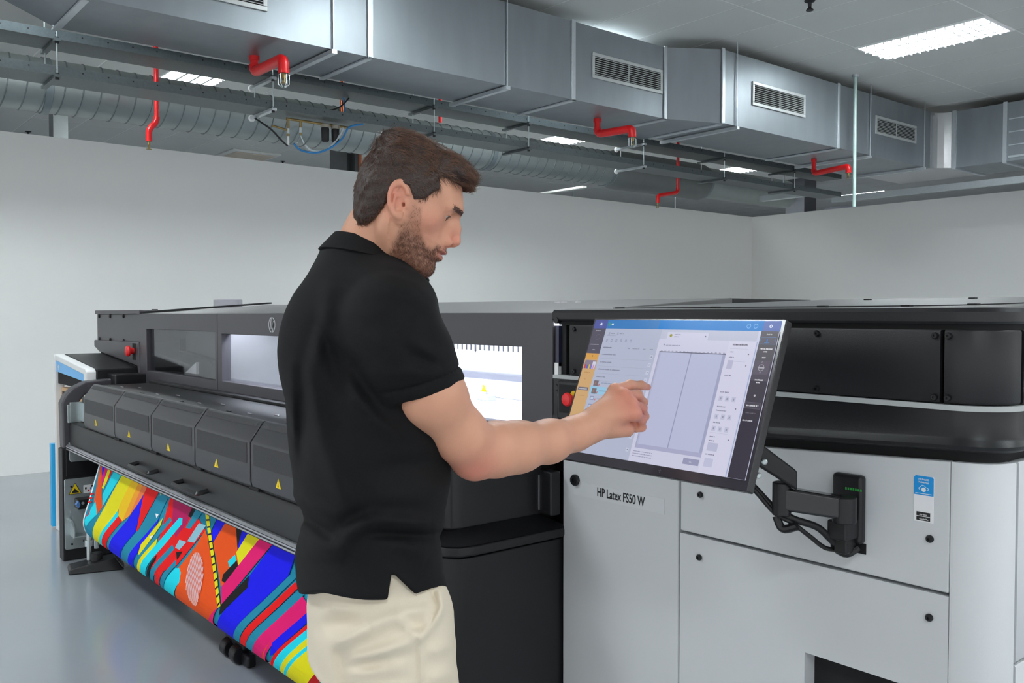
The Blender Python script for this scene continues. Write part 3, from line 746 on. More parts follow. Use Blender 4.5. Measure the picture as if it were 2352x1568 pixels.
MB().box(-4.45, -1.96, 2.36, 2.38, 1.288, 1.298).build('led_and_fill_strip', mat('added_fill_strip', (240, 245, 255), emit=40.0), pr, smooth=False)  # fill light added behind the beam to lift the dark bands inside the hood
# dark shape and white wedge behind the left window
MB().prism([(-5.60, 1.08), (-5.02, 1.08), (-5.02, 1.165), (-5.08, 1.185), (-5.60, 1.225)], 1, 1.93, 2.0).build('service_block', mat('deep_navy', (20, 20, 28), 0.3), pr, bevel=0.006)
MB().prism([(-5.42, 1.10), (-5.24, 1.10), (-5.24, 1.17)], 1, 1.915, 1.93).build('service_wedge', M_whiteplastic, pr)
# gap post between hood and right unit with its light slot
MB().box(-1.936, -1.895, 1.765, 1.80, 1.03, 1.45).build('gap_post', M_gap, pr, smooth=False)
MB().box(-1.930, -1.916, 1.755, 1.766, 1.30, 1.425).build('slot_strip', mat('slot_navy', (40, 42, 66), 0.4), pr)
MB().box(-1.931, -1.914, 1.750, 1.766, 1.418, 1.428).build('slot_light', mat('slot_led', (240, 245, 255), emit=4.0), pr)
MB().box(-1.931, -1.916, 1.752, 1.766, 1.245, 1.31).build('slot_label', M_whiteplastic, pr)
for z in (1.433, 1.24): MB().cyl((-1.908, 1.75, z), (-1.908, 1.735, z), 0.009, 14).build('hinge_pin', M_blackdeep, pr)

# ---- left end unit
MB().box(-6.735, HX0, Y0, 3.1, 1.452, 1.478).build('end_rim', M_grey, pr, bevel=0.006)
MB().box(-6.725, HX0 - 0.004, Y0 + 0.012, 3.05, 1.262, 1.452).build('end_panel', M_grey, pr, bevel=0.004)
MB().prism([(-6.742, 1.272), (-6.742, 1.226), (-6.62, 1.192), (-5.86, 1.135), (-5.78, 1.128), (-5.76, 1.03), (HX0 - 0.002, 1.03), (HX0 - 0.002, 1.280)], 1, Y0 - 0.006, 2.0).build('end_fairing', M_grey, pr, bevel=0.008)
MB().prism([(-6.62, 1.19), (-5.80, 1.125), (-5.80, 1.10), (-6.58, 1.165)], 1, Y0 + 0.004, 2.0).build('end_underside', M_gap, pr)
MB().box(-6.70, HX0, 2.0, 3.0, 1.10, 1.30).build('end_body', M_black, pr)
for x in (-6.66, -6.40, -6.10):
    for z in (1.438, 1.280): screw(x, z, Y0 + 0.010, 0.012, M_gap, pr, 0.006)
MB().box(-5.868, -5.800, Y0 - 0.0075, Y0 + 0.01, 1.165, 1.270).build('stop_recess', M_gap, pr, bevel=0.002)
estop(-5.842, Y0 - 0.008, 1.222, 0.034, pr)
for i, (y, z) in enumerate(((2.0, 1.478), (2.35, 1.478), (2.75, 1.478))):
    MB().box(-6.3 + 0.03 * i, -6.26 + 0.03 * i, y, y + 0.03, 1.478, 1.486).build('roof_clip', M_gap, pr)
MB().lathe((-6.95, 2.8, 1.40), (0, 0, 1), [(0.11, 0), (0.11, 0.165), (0.10, 0.172)], 28).build('exhaust_spigot', mat('pale_spigot', (170, 170, 178), 0.4), pr)
MB().box(-7.1, -6.7, 2.6, 3.0, 1.30, 1.42).build('spigot_base', M_black, pr, bevel=0.006)

# ---- front output module
CX = [-5.375, -4.785, -4.216, -3.666, -3.108, -2.55, -1.99]
M_hd0 = mat('label_blue', (60, 120, 200), 0.5)
M_cover = mat('dryer_cover_grey', (54, 53, 57), 0.32, var=0.04, bump=0.08, bscale=700)
M_mesh = mat('perforated_mesh', (40, 39, 42), 0.45, var=0.35, scale=420, bump=0.6, bscale=420)
for a, b in zip(CX[:-1], CX[1:]):
    pc = [(1.335, 0.825), (1.330, 0.845), (1.330, 0.985), (1.334, 0.993), (1.380, 1.056), (1.388, 1.060), (1.405, 1.058), (1.405, 0.825)]
    c = MB().prism(pc, 0, a + 0.005, b - 0.005).build('dryer_cover', M_cover, pr, bevel=0.003)
    MB().quad((a + 0.03, 1.3290, 0.905), (b - 0.03, 1.3290, 0.905), (b - 0.03, 1.3290, 0.982), (a + 0.03, 1.3290, 0.982)).build('front_mesh', M_mesh, c, smooth=False)
    n_ = Vector((0, -0.063, 0.046)).normalized() * 0.0012
    q = [(a + 0.03, 1.3655, 1.0362), (b - 0.03, 1.3655, 1.0362), (b - 0.03, 1.3785, 1.054), (a + 0.03, 1.3785, 1.054)]
    MB().quad(*[(p[0], p[1] + n_.y, p[2] + n_.z) for p in q]).build('top_mesh', M_mesh, c, smooth=False)
    xm = a + (b - a) * 0.42
    tr = MB().prism([(xm - 0.020, 0.853), (xm + 0.020, 0.853), (xm, 0.886)], 1, 1.3285, 1.3300).build('warning_triangle', M_yellow, c, smooth=False)
    MB().prism([(xm - 0.003, 0.858), (xm + 0.003, 0.858), (xm, 0.872)], 1, 1.3278, 1.3284).build('warning_symbol', M_ink, c, smooth=False)
MB().box(-5.40, -1.95, 1.405, 1.752, 1.030, 1.050).build('deck', M_black, pr, bevel=0.004)
MB().box(-5.42, -1.96, 1.70, 1.752, 1.050, 1.064).build('deck_channel', M_blackdeep, pr, bevel=0.003)
for i, a in enumerate(CX[:-1]):
    for dx, yy in ((0.20, 1.47), (0.32, 1.53), (0.06, 1.44)):
        MB().box(a + dx, a + dx + 0.04, yy, yy + 0.008, 1.050, 1.054).build('deck_latch', M_silver if dx != 0.06 else M_blackdeep, pr, bevel=0.002)
MB().box(-5.40, -1.95, 1.345, 1.42, 0.812, 0.828).build('cover_channel', M_blackdeep, pr, smooth=False)
for a in CX[1:-1]:
    MB().cyl((a - 0.02, 1.340, 0.818), (a + 0.06, 1.340, 0.818), 0.008, 10).build('hinge_bolt', M_gap, pr)
MB().prism([(1.332, 0.690), (1.330, 0.700), (1.330, 0.800), (1.338, 0.815), (1.40, 0.815), (1.40, 0.690)], 0, -5.69, -1.96).build('apron', M_black, pr, bevel=0.004)
for x in (-4.405, -3.806):
    h = MB().tube(arc_path([(x, 1.33, 0.745), (x, 1.285, 0.738), (x + 0.28, 1.285, 0.738), (x + 0.28, 1.33, 0.745)], 0.012, 3), 0.010, 4)
    h.build('apron_handle', M_blackdeep, pr, angle=60)
rl = MB().prism([(1.318, 0.655), (1.312, 0.660), (1.312, 0.667), (1.320, 0.669), (1.320, 0.672), (1.312, 0.674), (1.312, 0.682), (1.322, 0.689), (1.37, 0.689), (1.37, 0.650), (1.33, 0.650)], 0, -5.70, -1.96)
ro = rl.build('outfeed_rail', M_silver, pr, angle=25)
for z_ in (0.6685, 0.6585, 0.6800): MB().box(-5.70, -1.96, 1.3108, 1.3130, z_, z_ + 0.0016).build('rail_groove', M_gap, ro, smooth=False)
MB().box(-5.55, -1.98, 1.46, 2.4, 0.40, 1.03).build('module_core', M_gap, pr, smooth=False)
MB().box(-5.6, -1.95, 1.80, 2.45, 0.78, 1.03).build('core_upper', M_blackdeep, pr, smooth=False)
# take-up core behind the hanging print
MB().cyl((-5.45, 1.70, 0.30), (-2.0, 1.70, 0.30), 0.055, 24).build('take_up_core', mat('take_up_grey', (120, 124, 128), 0.4, metal=0.4), pr)

# ---- right end of the output module
MB().prism([(-2.6, 1.36), (-1.96, 1.36), (-1.93, 1.375), (-1.905, 1.40), (-1.90, 1.43), (-1.90, 1.77), (-2.6, 1.77)], 2, 0.06, 0.803).build('end_cabinet', M_black, pr, bevel=0.004)
lg = [(-2.6, 1.342), (-1.97, 1.342), (-1.925, 1.356), (-1.895, 1.385), (-1.885, 1.43), (-1.885, 1.765), (-2.6, 1.765)]
MB().prism(lg, 2, 0.808, 0.838).build('end_ledge', M_black, pr, bevel=0.008)
MB().add([(x, y, 0.838) for x, y in lg] + [(-2.6, 1.40, 0.872), (-2.0, 1.40, 0.872), (-1.965, 1.41, 0.872), (-1.945, 1.43, 0.872), (-1.94, 1.45, 0.872), (-1.94, 1.70, 0.872), (-2.6, 1.70, 0.872)],
         [tuple(range(7, 14))] + [(i, (i + 1) % 7, 7 + (i + 1) % 7, 7 + i) for i in range(7)]).build('end_cove', M_blackdeep, pr, angle=70)
MB().prism([(-2.6, 1.385), (-1.985, 1.385), (-1.955, 1.40), (-1.945, 1.43), (-1.945, 1.72), (-2.6, 1.72)], 2, 0.865, 1.045).build('end_upper', M_blackdeep, pr, bevel=0.01)
MB().prism([(-2.06, 1.365), (-2.0, 1.365), (-1.97, 1.375), (-1.955, 1.40), (-1.955, 1.75), (-2.06, 1.75)], 2, 1.045, 1.062).build('end_top_plate', M_silver, pr, bevel=0.004)
MB().box(-1.950, -1.894, 1.705, 1.745, 0.872, 1.0).build('door_latch', M_black, pr, bevel=0.006)
MB().box(-1.9445, -1.941, 1.7015, 1.704, 0.885, 0.985).build('latch_edge', M_silver, pr)
screw(-1.95, 0.66, 1.36, 0.005)
# ---- left end of the output module: end arm, brackets, stand, levelling feet
MB().prism([(1.30, 0.66), (1.295, 0.93), (1.315, 0.975), (1.36, 1.02), (1.43, 1.052), (1.75, 1.075), (1.75, 1.01), (1.48, 1.0), (1.42, 0.97), (1.39, 0.93), (1.39, 0.66)], 0, -5.80, -5.708).build('end_arm', M_grey, pr, bevel=0.012)
MB().box(-5.79, -5.70, 1.29, 1.80, 0.005, 0.665).build('stand_side', M_black, pr, bevel=0.005)
MB().box(-5.705, -5.692, 1.31, 1.70, 0.50, 0.66).build('stand_infill', M_blackdeep, pr, bevel=0.002)
MB().box(-5.70, -5.690, 1.322, 1.335, 0.815, 0.922).box(-5.70, -5.692, 1.335, 1.405, 0.815, 0.935).box(-5.692, -5.62, 1.396, 1.404, 0.82, 0.93).build('zinc_bracket', M_zinc, pr, bevel=0.002)
MB().prism([(1.327, 0.60), (1.335, 0.585), (1.45, 0.585), (1.45, 0.70), (1.327, 0.70)], 0, -5.705, -5.688).build('zinc_bracket', M_zinc, pr, bevel=0.002)
zp = MB().prism([(1.298, 0.078), (1.305, 0.070), (1.64, 0.070), (1.64, 0.485), (1.305, 0.485), (1.298, 0.478)], 0, -5.700, -5.690).build('stand_plate', M_zinc, pr, bevel=0.002)
wt_ = MB().prism([(1.320, 0.393), (1.392, 0.393), (1.356, 0.460)], 0, -5.690, -5.6885).build('hazard_sign', M_ink, zp, smooth=False)
MB().prism([(1.3245, 0.396), (1.3875, 0.396), (1.356, 0.4545)], 0, -5.6885, -5.6878).build('hazard_face', M_yellow, zp, smooth=False)
MB().prism([(1.335, 0.401), (1.378, 0.401), (1.372, 0.409), (1.360, 0.420), (1.354, 0.428), (1.350, 0.420), (1.342, 0.412)], 0, -5.6878, -5.6870).build('hazard_symbol', M_ink, zp, smooth=False)
MB().box(-5.690, -5.6885, 1.402, 1.458, 0.392, 0.440).build('instruction_label', M_whiteplastic, zp, smooth=False)
for (y_, z_, c_) in ((1.41, 0.415, M_ink), (1.425, 0.40, M_estop), (1.438, 0.412, M_hd0), (1.445, 0.425, M_ink)): MB().box(-5.6885, -5.688, y_, y_ + 0.009, z_, z_ + 0.012).build('label_mark', c_, zp, smooth=False)
MB().box(-5.69, -5.60, 1.350, 1.48, 0.315, 0.372).build('roller_fork', M_blackdeep, zp, bevel=0.006)
MB().prism([(1.338, 0.345), (1.352, 0.325), (1.362, 0.345), (1.352, 0.368)], 0, -5.63, -5.595).build('blue_tab', mat('blue_plastic', (88, 130, 190), 0.3), zp)
MB().cyl((-5.60, 1.375, 0.352), (-5.594, 1.375, 0.352), 0.008, 12).build('fork_bolt', M_zinc, zp)
MB().prism([(1.305, 0.255), (1.315, 0.235), (1.325, 0.205), (1.325, 0.152), (1.46, 0.152), (1.46, 0.16), (1.333, 0.16), (1.333, 0.21), (1.318, 0.26)], 0, -5.69, -5.60).build('zinc_shelf', M_zinc, zp, bevel=0.002)
for (y_, z_) in ((1.345, 0.13), (1.335, 0.10), (1.40, 0.11), (1.335, 0.44)): MB().cyl((-5.69, y_, z_), (-5.684, y_, z_), 0.006, 10).build('plate_bolt', M_gap if z_ != 0.13 else M_zinc, zp)
MB().cyl((-5.46, 1.37, 0.05), (-5.46, 1.37, 0.34), 0.013, 14).cyl((-5.46, 1.37, 0.13), (-5.46, 1.37, 0.165), 0.023, 14).build('levelling_rod', M_zinc, pr)
MB().cyl((-5.50, 1.42, 0.10), (-5.50, 1.42, 0.34), 0.012, 14).build('levelling_rod', M_zinc, pr)
def foot(x, y, name='levelling_foot'):
    m = MB().add([(x - 0.14, y - 0.13, 0.0), (x + 0.02, y - 0.16, 0.0), (x + 0.10, y + 0.12, 0.0), (x - 0.05, y + 0.16, 0.0), (x - 0.13, y - 0.125, 0.03), (x + 0.015, y - 0.15, 0.03), (x + 0.05, y + 0.08, 0.07), (x - 0.05, y + 0.11, 0.07)],
             [(3, 2, 1, 0), (4, 5, 6, 7), (0, 1, 5, 4), (1, 2, 6, 5), (2, 3, 7, 6), (3, 0, 4, 7)])
    o = m.build(name, M_blackdeep, pr, bevel=0.01)
    MB().cyl((x - 0.02, y, 0.05), (x - 0.02, y, 0.095), 0.03, 16).build('foot_nut', M_black, o)
foot(-5.40, 1.40); foot(-2.3, 1.50)
cst = MB().box(-3.80, -3.30, 1.50, 1.56, 0.06, 0.10).build('stand_bar', M_zinc, pr, bevel=0.004)
for x in (-3.70, -3.60):
    MB().cyl((x, 1.475, 0.04), (x + 0.055, 1.475, 0.04), 0.04, 20).build('castor_wheel', M_blackdeep, cst, bevel=0.006)
MB().box(-3.72, -3.53, 1.47, 1.52, 0.06, 0.105).build('castor_yoke', M_blackdeep, cst, bevel=0.01)
MB().box(-3.56, -3.48, 1.47, 1.51, 0.0, 0.055).build('castor_pad', M_blackdeep, cst, bevel=0.012)

# ================================================================ ink supply cabinet at the far end
ic = thing('ink_supply_cabinet', 'white framed ink cabinet with blue header and cardboard cartons at far end', 'cabinet')
IX0, IX1, IY = -6.60, -5.79, 1.45
fr_ = MB()
fr_.prism([(IX0, 0.0), (IX0 + 0.035, 0.0), (IX0 + 0.035, 1.17), (IX0, 1.185)], 1, IY, IY + 0.06)
fr_.prism([(IX1 - 0.06, 0.0), (IX1, 0.0), (IX1, 1.105), (IX1 - 0.03, 1.125), (IX1 - 0.06, 1.12)], 1, IY, IY + 0.06)
fr_.prism([(IX0 + 0.035, 1.145), (IX1 - 0.06, 1.085), (IX1 - 0.06, 1.125), (IX0 + 0.035, 1.185)], 1, IY, IY + 0.06)
fr_.box(IX0 + 0.035, IX1 - 0.06, IY, IY + 0.06, 0.0, 0.04)
fr_.build('cabinet_frame', M_whiteplastic, ic, bevel=0.008)
M_hd = mat('header_blue', (112, 190, 250), 0.4, var=0.03)
MB().prism([(IX0 + 0.035, 1.070), (IX1 - 0.06, 1.040), (IX1 - 0.06, 1.085), (IX0 + 0.035, 1.145)], 1, IY + 0.01, IY + 0.03).build('header_panel', M_hd, ic)
text_mesh('header_lettering', 'HP', 0.05, (IX0 + 0.06, IY + 0.008, 1.085), (1, 0, -0.06), (0, 0, 1), M_whiteplastic, ic)
MB().box(IX0 + 0.035, IX1 - 0.06, IY + 0.02, IY + 0.05, 0.99, 1.068).build('black_band', M_gap, ic)
MB().box(IX0 + 0.01, IX1 - 0.01, IY + 0.5, IY + 0.52, 0.02, 1.10).build('cabinet_back', M_gap, ic)
for z in (0.04, 0.36, 0.68): MB().box(IX0 + 0.02, IX1 - 0.03, IY + 0.03, IY + 0.5, z - 0.02, z).build('shelf', M_gap, ic)
MB().prism([(IX0 + 0.03, 1.186), (IX1 - 0.005, 1.118), (IX1 - 0.005, 1.02), (IX0 + 0.03, 1.09)], 1, IY + 0.06, IY + 0.62).build('top_cover', M_black, ic, bevel=0.01)
MB().box(IX1 - 0.02, IX1 + 0.02, IY + 0.07, IY + 0.6, 0.05, 1.04).build('side_wall', M_blackdeep, ic)
MB().box(IX1 - 0.02, IX1 + 0.16, IY + 0.12, IY + 0.42, 0.98, 1.09).build('tube_cover', M_blackdeep, ic, bevel=0.012)
MB().box(-6.66, -6.605, IY - 0.02, IY + 0.5, 0.02, 0.58).build('cyan_side_panel', mat('panel_cyan', (40, 176, 236), 0.4), ic, bevel=0.004)
M_card = mat('cardboard', (214, 176, 136), 0.8, var=0.08, scale=20)
k = 0
for zi, z in enumerate((0.04, 0.36, 0.68)):
    for xi in range(3):
        x = IX0 + 0.05 + xi * 0.245
        c = thing('ink_carton', 'brown cardboard ink carton, %s of the row on the %s shelf of the ink cabinet' % (('leftmost', 'middle', 'rightmost')[xi], ('bottom', 'middle', 'top')[zi]), 'carton', 'ink cartons in the far cabinet')
        MB().box(x, x + 0.235, IY + 0.035, IY + 0.40, z, z + 0.285).build('carton_body', M_card, c, bevel=0.004)
        MB().box(x + 0.04, x + 0.13, IY + 0.031, IY + 0.035, z + 0.17, z + 0.26).build('carton_label', M_ink if xi != 1 else M_hd, c)
        MB().cyl((x + 0.06, IY + 0.035, z + 0.08), (x + 0.06, IY + 0.02, z + 0.08), 0.026, 16).build('carton_cap', M_ink, c)
# ================================================================ hanging print
PROFILE= [(1.392, 0.665), (1.3895, 0.657), (1.3871, 0.6496), (1.3847, 0.6422), (1.3822, 0.6342), (1.3794, 0.625), (1.376, 0.614), (1.372, 0.6008), (1.3675, 0.5858), (1.3626, 0.5696), (1.3576, 0.5528), (1.3527, 0.536), (1.348, 0.52), (1.3435, 0.5044), (1.3391, 0.4886), (1.3348, 0.4729), (1.3304, 0.4574), (1.3262, 0.4424), (1.322, 0.428), (1.3177, 0.414), (1.3132, 0.4002), (1.3088, 0.3869), (1.3047, 0.3742), (1.301, 0.3625), (1.298, 0.352), (1.2957, 0.343), (1.2939, 0.3354), (1.2926, 0.3288), (1.2917, 0.3226), (1.2912, 0.3165), (1.291, 0.31), (1.2912, 0.3031), (1.2918, 0.2962), (1.2928, 0.2894), (1.2942, 0.2827), (1.2959, 0.2762), (1.298, 0.27), (1.3004, 0.2641), (1.3032, 0.2584), (1.3063, 0.253), (1.3098, 0.2478), (1.3137, 0.2428), (1.318, 0.238), (1.3227, 0.2334), (1.3278, 0.229), (1.3333, 0.2249), (1.3391, 0.221), (1.3454, 0.2173), (1.352, 0.214), (1.3591, 0.2109), (1.3665, 0.208), (1.3744, 0.2053), (1.3826, 0.203), (1.3911, 0.2012), (1.4, 0.2), (1.4088, 0.1992), (1.4176, 0.1987), (1.4267, 0.1986), (1.4366, 0.1992), (1.4475, 0.2006), (1.46, 0.203), (1.4744, 0.2067), (1.4904, 0.2115), (1.5075, 0.2172), (1.5252, 0.2233), (1.5429, 0.2293), (1.56, 0.235)]
SHAPES=[
 ('o',[(-5.243,0.054),(-5.042,0.202),(-4.984,0.226),(-5.044,0.291),(-5.158,0.237)]),
 ('b',[(-5.233,0.057),(-5.132,0.052),(-5.138,0.105)]),
 ('m',[(-5.132,0.052),(-5.076,0.049),(-5.1,0.142),(-5.143,0.106)]),
 ('y',[(-5.076,0.049),(-4.993,0.046),(-5.059,0.153),(-5.092,0.15)]),
 ('r',[(-5.03,0.051),(-4.976,0.048),(-5.039,0.129)]),
 ('c',[(-4.948,0.048),(-4.801,0.045),(-4.995,0.236),(-5.047,0.181)]),
 ('c',[(-5.174,0.279),(-5.136,0.229),(-5.044,0.286),(-5.192,0.381),(-5.225,0.352)]),
 ('r',[(-5.174,0.279),(-5.171,0.308),(-5.215,0.333)]),
 ('y',[(-4.799,0.047),(-4.595,0.043),(-4.745,0.218),(-4.977,0.4),(-5.161,0.384)]),
 ('g1',[(-4.64,0.05),(-4.542,0.047),(-4.636,0.251),(-4.682,0.251),(-4.718,0.234),(-4.741,0.194)]),
 ('g2',[(-4.542,0.047),(-4.474,0.048),(-4.558,0.21),(-4.636,0.251)]),
 ('g3',[(-4.474,0.048),(-4.393,0.048),(-4.471,0.126),(-4.558,0.21)]),
 ('c',[(-4.745,0.218),(-4.714,0.237),(-4.891,0.383),(-4.964,0.396)]),
 ('r',[(-4.714,0.237),(-4.639,0.248),(-4.807,0.384),(-4.896,0.391)]),
 ('b',[(-4.434,0.082),(-4.414,0.261),(-4.576,0.399),(-4.788,0.397),(-4.573,0.236)]),
 ('r',[(-4.418,0.052),(-4.225,0.053),(-4.394,0.257),(-4.407,0.255),(-4.44,0.094)]),
 ('y',[(-4.228,0.049),(-4.184,0.05),(-4.235,0.106)]),
 ('t',[(-4.181,0.053),(-4.105,0.055),(-4.201,0.228),(-4.508,0.394),(-4.574,0.396),(-4.394,0.257)]),
 ('b',[(-4.157,0.147),(-4.174,0.179),(-4.296,0.297),(-4.307,0.337),(-4.375,0.396),(-4.478,0.401)]),
 ('y',[(-4.119,0.141),(-4.122,0.177),(-4.278,0.345),(-4.299,0.342),(-4.296,0.297)]),
 ('r',[(-4.103,0.059),(-3.74,0.074),(-3.627,0.106),(-3.829,0.299),(-4.108,0.404),(-4.092,0.278),(-4.099,0.166)]),
 ('mm',[(-4.093,0.057),(-3.799,0.057),(-3.836,0.118),(-3.914,0.194),(-3.991,0.146)]),
 ('t',[(-4.04,0.123),(-4.009,0.135),(-4.254,0.347),(-4.296,0.356)]),
 ('y',[(-4.12,0.234),(-4.112,0.268),(-4.243,0.405),(-4.339,0.408)]),
 ('t',[(-3.93,0.225),(-3.896,0.239),(-4.078,0.392),(-4.131,0.39)]),
 ('r',[(-3.884,0.246),(-3.851,0.263),(-3.996,0.395),(-4.069,0.394)]),
 ('t',[(-3.849,0.276),(-3.826,0.292),(-3.922,0.391),(-3.991,0.394)]),
 ('k',[(-4.069,0.298),(-4.063,0.322),(-4.108,0.388),(-4.141,0.388)]),
 ('c',[(-3.931,0.108),(-3.895,0.105),(-3.883,0.127),(-4.199,0.406),(-4.294,0.409)]),
 ('k',[(-3.803,0.051),(-3.756,0.053),(-3.804,0.087),(-3.842,0.086)]),
 ('t',[(-3.753,0.056),(-3.661,0.06),(-3.781,0.129),(-3.833,0.135)]),
 ('l',[(-3.709,0.092),(-3.632,0.088),(-3.703,0.173),(-3.779,0.182)]),
 ('l',[(-3.867,0.192),(-3.785,0.186),(-3.838,0.23),(-3.89,0.231)]),
 ('k',[(-3.865,0.246),(-3.801,0.229),(-3.833,0.273)]),
 ('w',[(-4.221,0.14),(-4.177,0.136),(-4.192,0.157)]),
 ('w',[(-4.219,0.246),(-4.173,0.23),(-4.198,0.253)]),
 ('o',[(-3.627,0.106),(-3.588,0.125),(-3.321,0.342),(-3.485,0.384),(-3.755,0.389),(-3.803,0.307),(-3.679,0.182)]),
 ('c',[(-3.824,0.305),(-3.784,0.296),(-3.754,0.309),(-3.746,0.347),(-3.838,0.4),(-3.95,0.402),(-3.86,0.333)]),
 ('k',[(-3.753,0.352),(-3.743,0.383),(-3.828,0.399)]),
 ('t',[(-3.67,0.049),(-3.53,0.053),(-3.573,0.109),(-3.608,0.109)]),
 ('b',[(-3.53,0.053),(-3.424,0.053),(-3.522,0.135),(-3.564,0.111)]),
 ('o',[(-3.424,0.053),(-3.388,0.049),(-3.232,0.182),(-3.346,0.273),(-3.52,0.137)]),
 ('k',[(-3.388,0.049),(-3.297,0.048),(-3.285,0.121)]),
 ('b',[(-3.297,0.048),(-3.206,0.052),(-3.286,0.128)]),
 ('y',[(-3.206,0.052),(-3.089,0.05),(-3.235,0.177),(-3.291,0.129)]),
 ('c',[(-3.297,0.139),(-3.265,0.159),(-3.316,0.191),(-3.342,0.175)]),
 ('k',[(-3.269,0.154),(-3.243,0.175),(-3.322,0.253),(-3.354,0.251),(-3.355,0.227)]),
 ('m',[(-3.089,0.05),(-2.977,0.049),(-3.298,0.328),(-3.344,0.276)]),
 ('m',[(-3.485,0.384),(-3.321,0.342),(-3.325,0.389),(-3.409,0.396)]),
 ('k',[(-3.138,0.182),(-3.126,0.225),(-3.305,0.371),(-3.303,0.332)]),
 ('b',[(-2.977,0.049),(-2.83,0.045),(-2.847,0.119),(-3.178,0.398),(-3.329,0.396),(-3.126,0.225),(-3.132,0.18)]),
 ('t',[(-2.838,0.114),(-2.791,0.112),(-3.102,0.389),(-3.178,0.398)]),
 ('r',[(-2.792,0.128),(-2.755,0.135),(-3.054,0.392),(-3.11,0.391)]),
 ('t',[(-2.764,0.151),(-2.711,0.151),(-2.992,0.388),(-3.059,0.393)]),
 ('m',[(-2.719,0.158),(-2.65,0.183),(-2.873,0.384),(-2.992,0.388)]),
 ('o',[(-2.853,0.34),(-2.858,0.394),(-2.9,0.389)]),
 ('b',[(-2.658,0.192),(-2.619,0.2),(-2.809,0.365),(-2.857,0.392),(-2.84,0.342)]),
 ('r',[(-2.624,0.212),(-2.595,0.214),(-2.826,0.391),(-2.859,0.396)]),
 ('c',[(-2.611,0.221),(-2.576,0.231),(-2.77,0.389),(-2.832,0.391)]),
 ('y',[(-2.592,0.241),(-2.565,0.251),(-2.728,0.387),(-2.771,0.392)]),
 ('c',[(-2.579,0.262),(-2.558,0.264),(-2.729,0.39),(-2.754,0.393)]),
 ('y',[(-2.571,0.275),(-2.503,0.335),(-2.595,0.394),(-2.737,0.395)]),
 ('rd',[(-2.519,0.345),(-2.492,0.337),(-2.494,0.369),(-2.579,0.394),(-2.594,0.393)]),
]
PV = [0.0]
for a, b in zip(PROFILE[:-1], PROFILE[1:]): PV.append(PV[-1] + math.hypot(b[0] - a[0], b[1] - a[1]))
PA = np.array(PROFILE); PVA = np.array(PV)
def sheet(u, v, lift=0.0):
    y = float(np.interp(v, PVA, PA[:, 0])); z = float(np.interp(v, PVA, PA[:, 1]))
    y2 = float(np.interp(v + 0.004, PVA, PA[:, 0])); z2 = float(np.interp(v + 0.004, PVA, PA[:, 1]))
    y1 = float(np.interp(v - 0.004, PVA, PA[:, 0])); z1 = float(np.interp(v - 0.004, PVA, PA[:, 1]))
    ty, tz_ = y2 - y1, z2 - z1; L = math.hypot(ty, tz_) or 1
    return (u, y + tz_ / L * lift, z - ty / L * lift)          # lifted off the outer side
def clipv(poly, v0, v1):
    for lo, s in ((v0, 1), (v1, -1)):
        out = []
        for i in range(len(poly)):
            p, q = poly[i], poly[(i + 1) % len(poly)]
            ip, iq = s * (p[1] - lo) >= 0, s * (q[1] - lo) >= 0
            if ip: out.append(p)
            if ip != iq:
                t = (lo - p[1]) / (q[1] - p[1]); out.append((p[0] + t * (q[0] - p[0]), lo))
        poly = out
        if len(poly) < 3: return []
    return poly
PC = dict(o=(232, 84, 22), b=(22, 22, 236), m=(228, 22, 112), y=(228, 220, 24), r=(230, 22, 26), c=(28, 214, 232), t=(30, 136, 166), k=(24, 22, 24),
          l=(140, 190, 206), w=(238, 238, 240), mm=(176, 22, 90), g1=(238, 196, 26), g2=(238, 158, 44), g3=(234, 122, 70), rd=(176, 24, 30), ws=(238, 224, 220))
PK = list(PC)
PMATS = [mat('print_' + k, PC[k], 0.6, var=0.02, scale=40, spec=0.12) for k in PK]
SX0, SX1 = -5.262, -2.05
pn = thing('printed_banner', 'hanging print with bright diagonal stripes and geometric shapes under rail', 'print')
VS = [PV[i] for i in range(0, len(PV), 2)]
VS[0] = PV[0]; 
if VS[-1] < PV[-1]: VS.append(PV[-1])
sh = MB()
for a, b in zip(VS[:-1], VS[1:]):
    sh.quad(sheet(SX0, a), sheet(SX1, a), sheet(SX1, b), sheet(SX0, b))
so = sh.build('paper_sheet', mat('print_paper', (240, 240, 242), 0.5, var=0.01), pn, angle=80)
gr = MB(); layer = [0]
def shape(ck, poly):
    layer[0] += 1
    lift = 0.0012 + 0.00007 * layer[0]
    for a, b in zip(VS[:-1], VS[1:]):
        q = clipv(poly, a, b)
        if len(q) >= 3:
            gr.add([sheet(u, v, lift) for u, v in q], [tuple(range(len(q)))], PK.index(ck))
shape('t', [(SX0 + 0.025, 0.0), (SX1, 0.0), (SX1, 0.70), (SX0 + 0.025, 0.70)])
# part of the picture that goes on under and behind the fold
pal = 'y c r b t m o y c r b t'.split()
for k in range(0):
    u = -5.6 + 0.1 * k
    shape(pal[k % 12], [(max(SX0 + .025, u), 0.385), (max(SX0 + .025, min(SX1, u + 0.1)), 0.385), (max(SX0 + .025, min(SX1, u - 0.12)), 0.70), (max(SX0 + .025, u - 0.22), 0.70)])
for k in range(16):                                            # diagonal bands at the hidden right end
    u = -2.75 + 0.055 * k
    shape(pal[(k * 5) % 12], [(min(SX1, u + 0.30), 0.0), (min(SX1, u + 0.36), 0.0), (min(SX1, u + 0.03), 0.40), (min(SX1, u - 0.03), 0.40)])
for ck, poly in SHAPES:
    low = [v >= 0.372 for u, v in poly]
    ext = sum(low) >= 2
    shape(ck, [(max(SX0 + 0.022, u - (0.30 if ext and l_ else 0)), (0.0 if v < 0.062 else v + (0.26 if ext and l_ else 0))) for (u, v), l_ in zip(poly, low)])
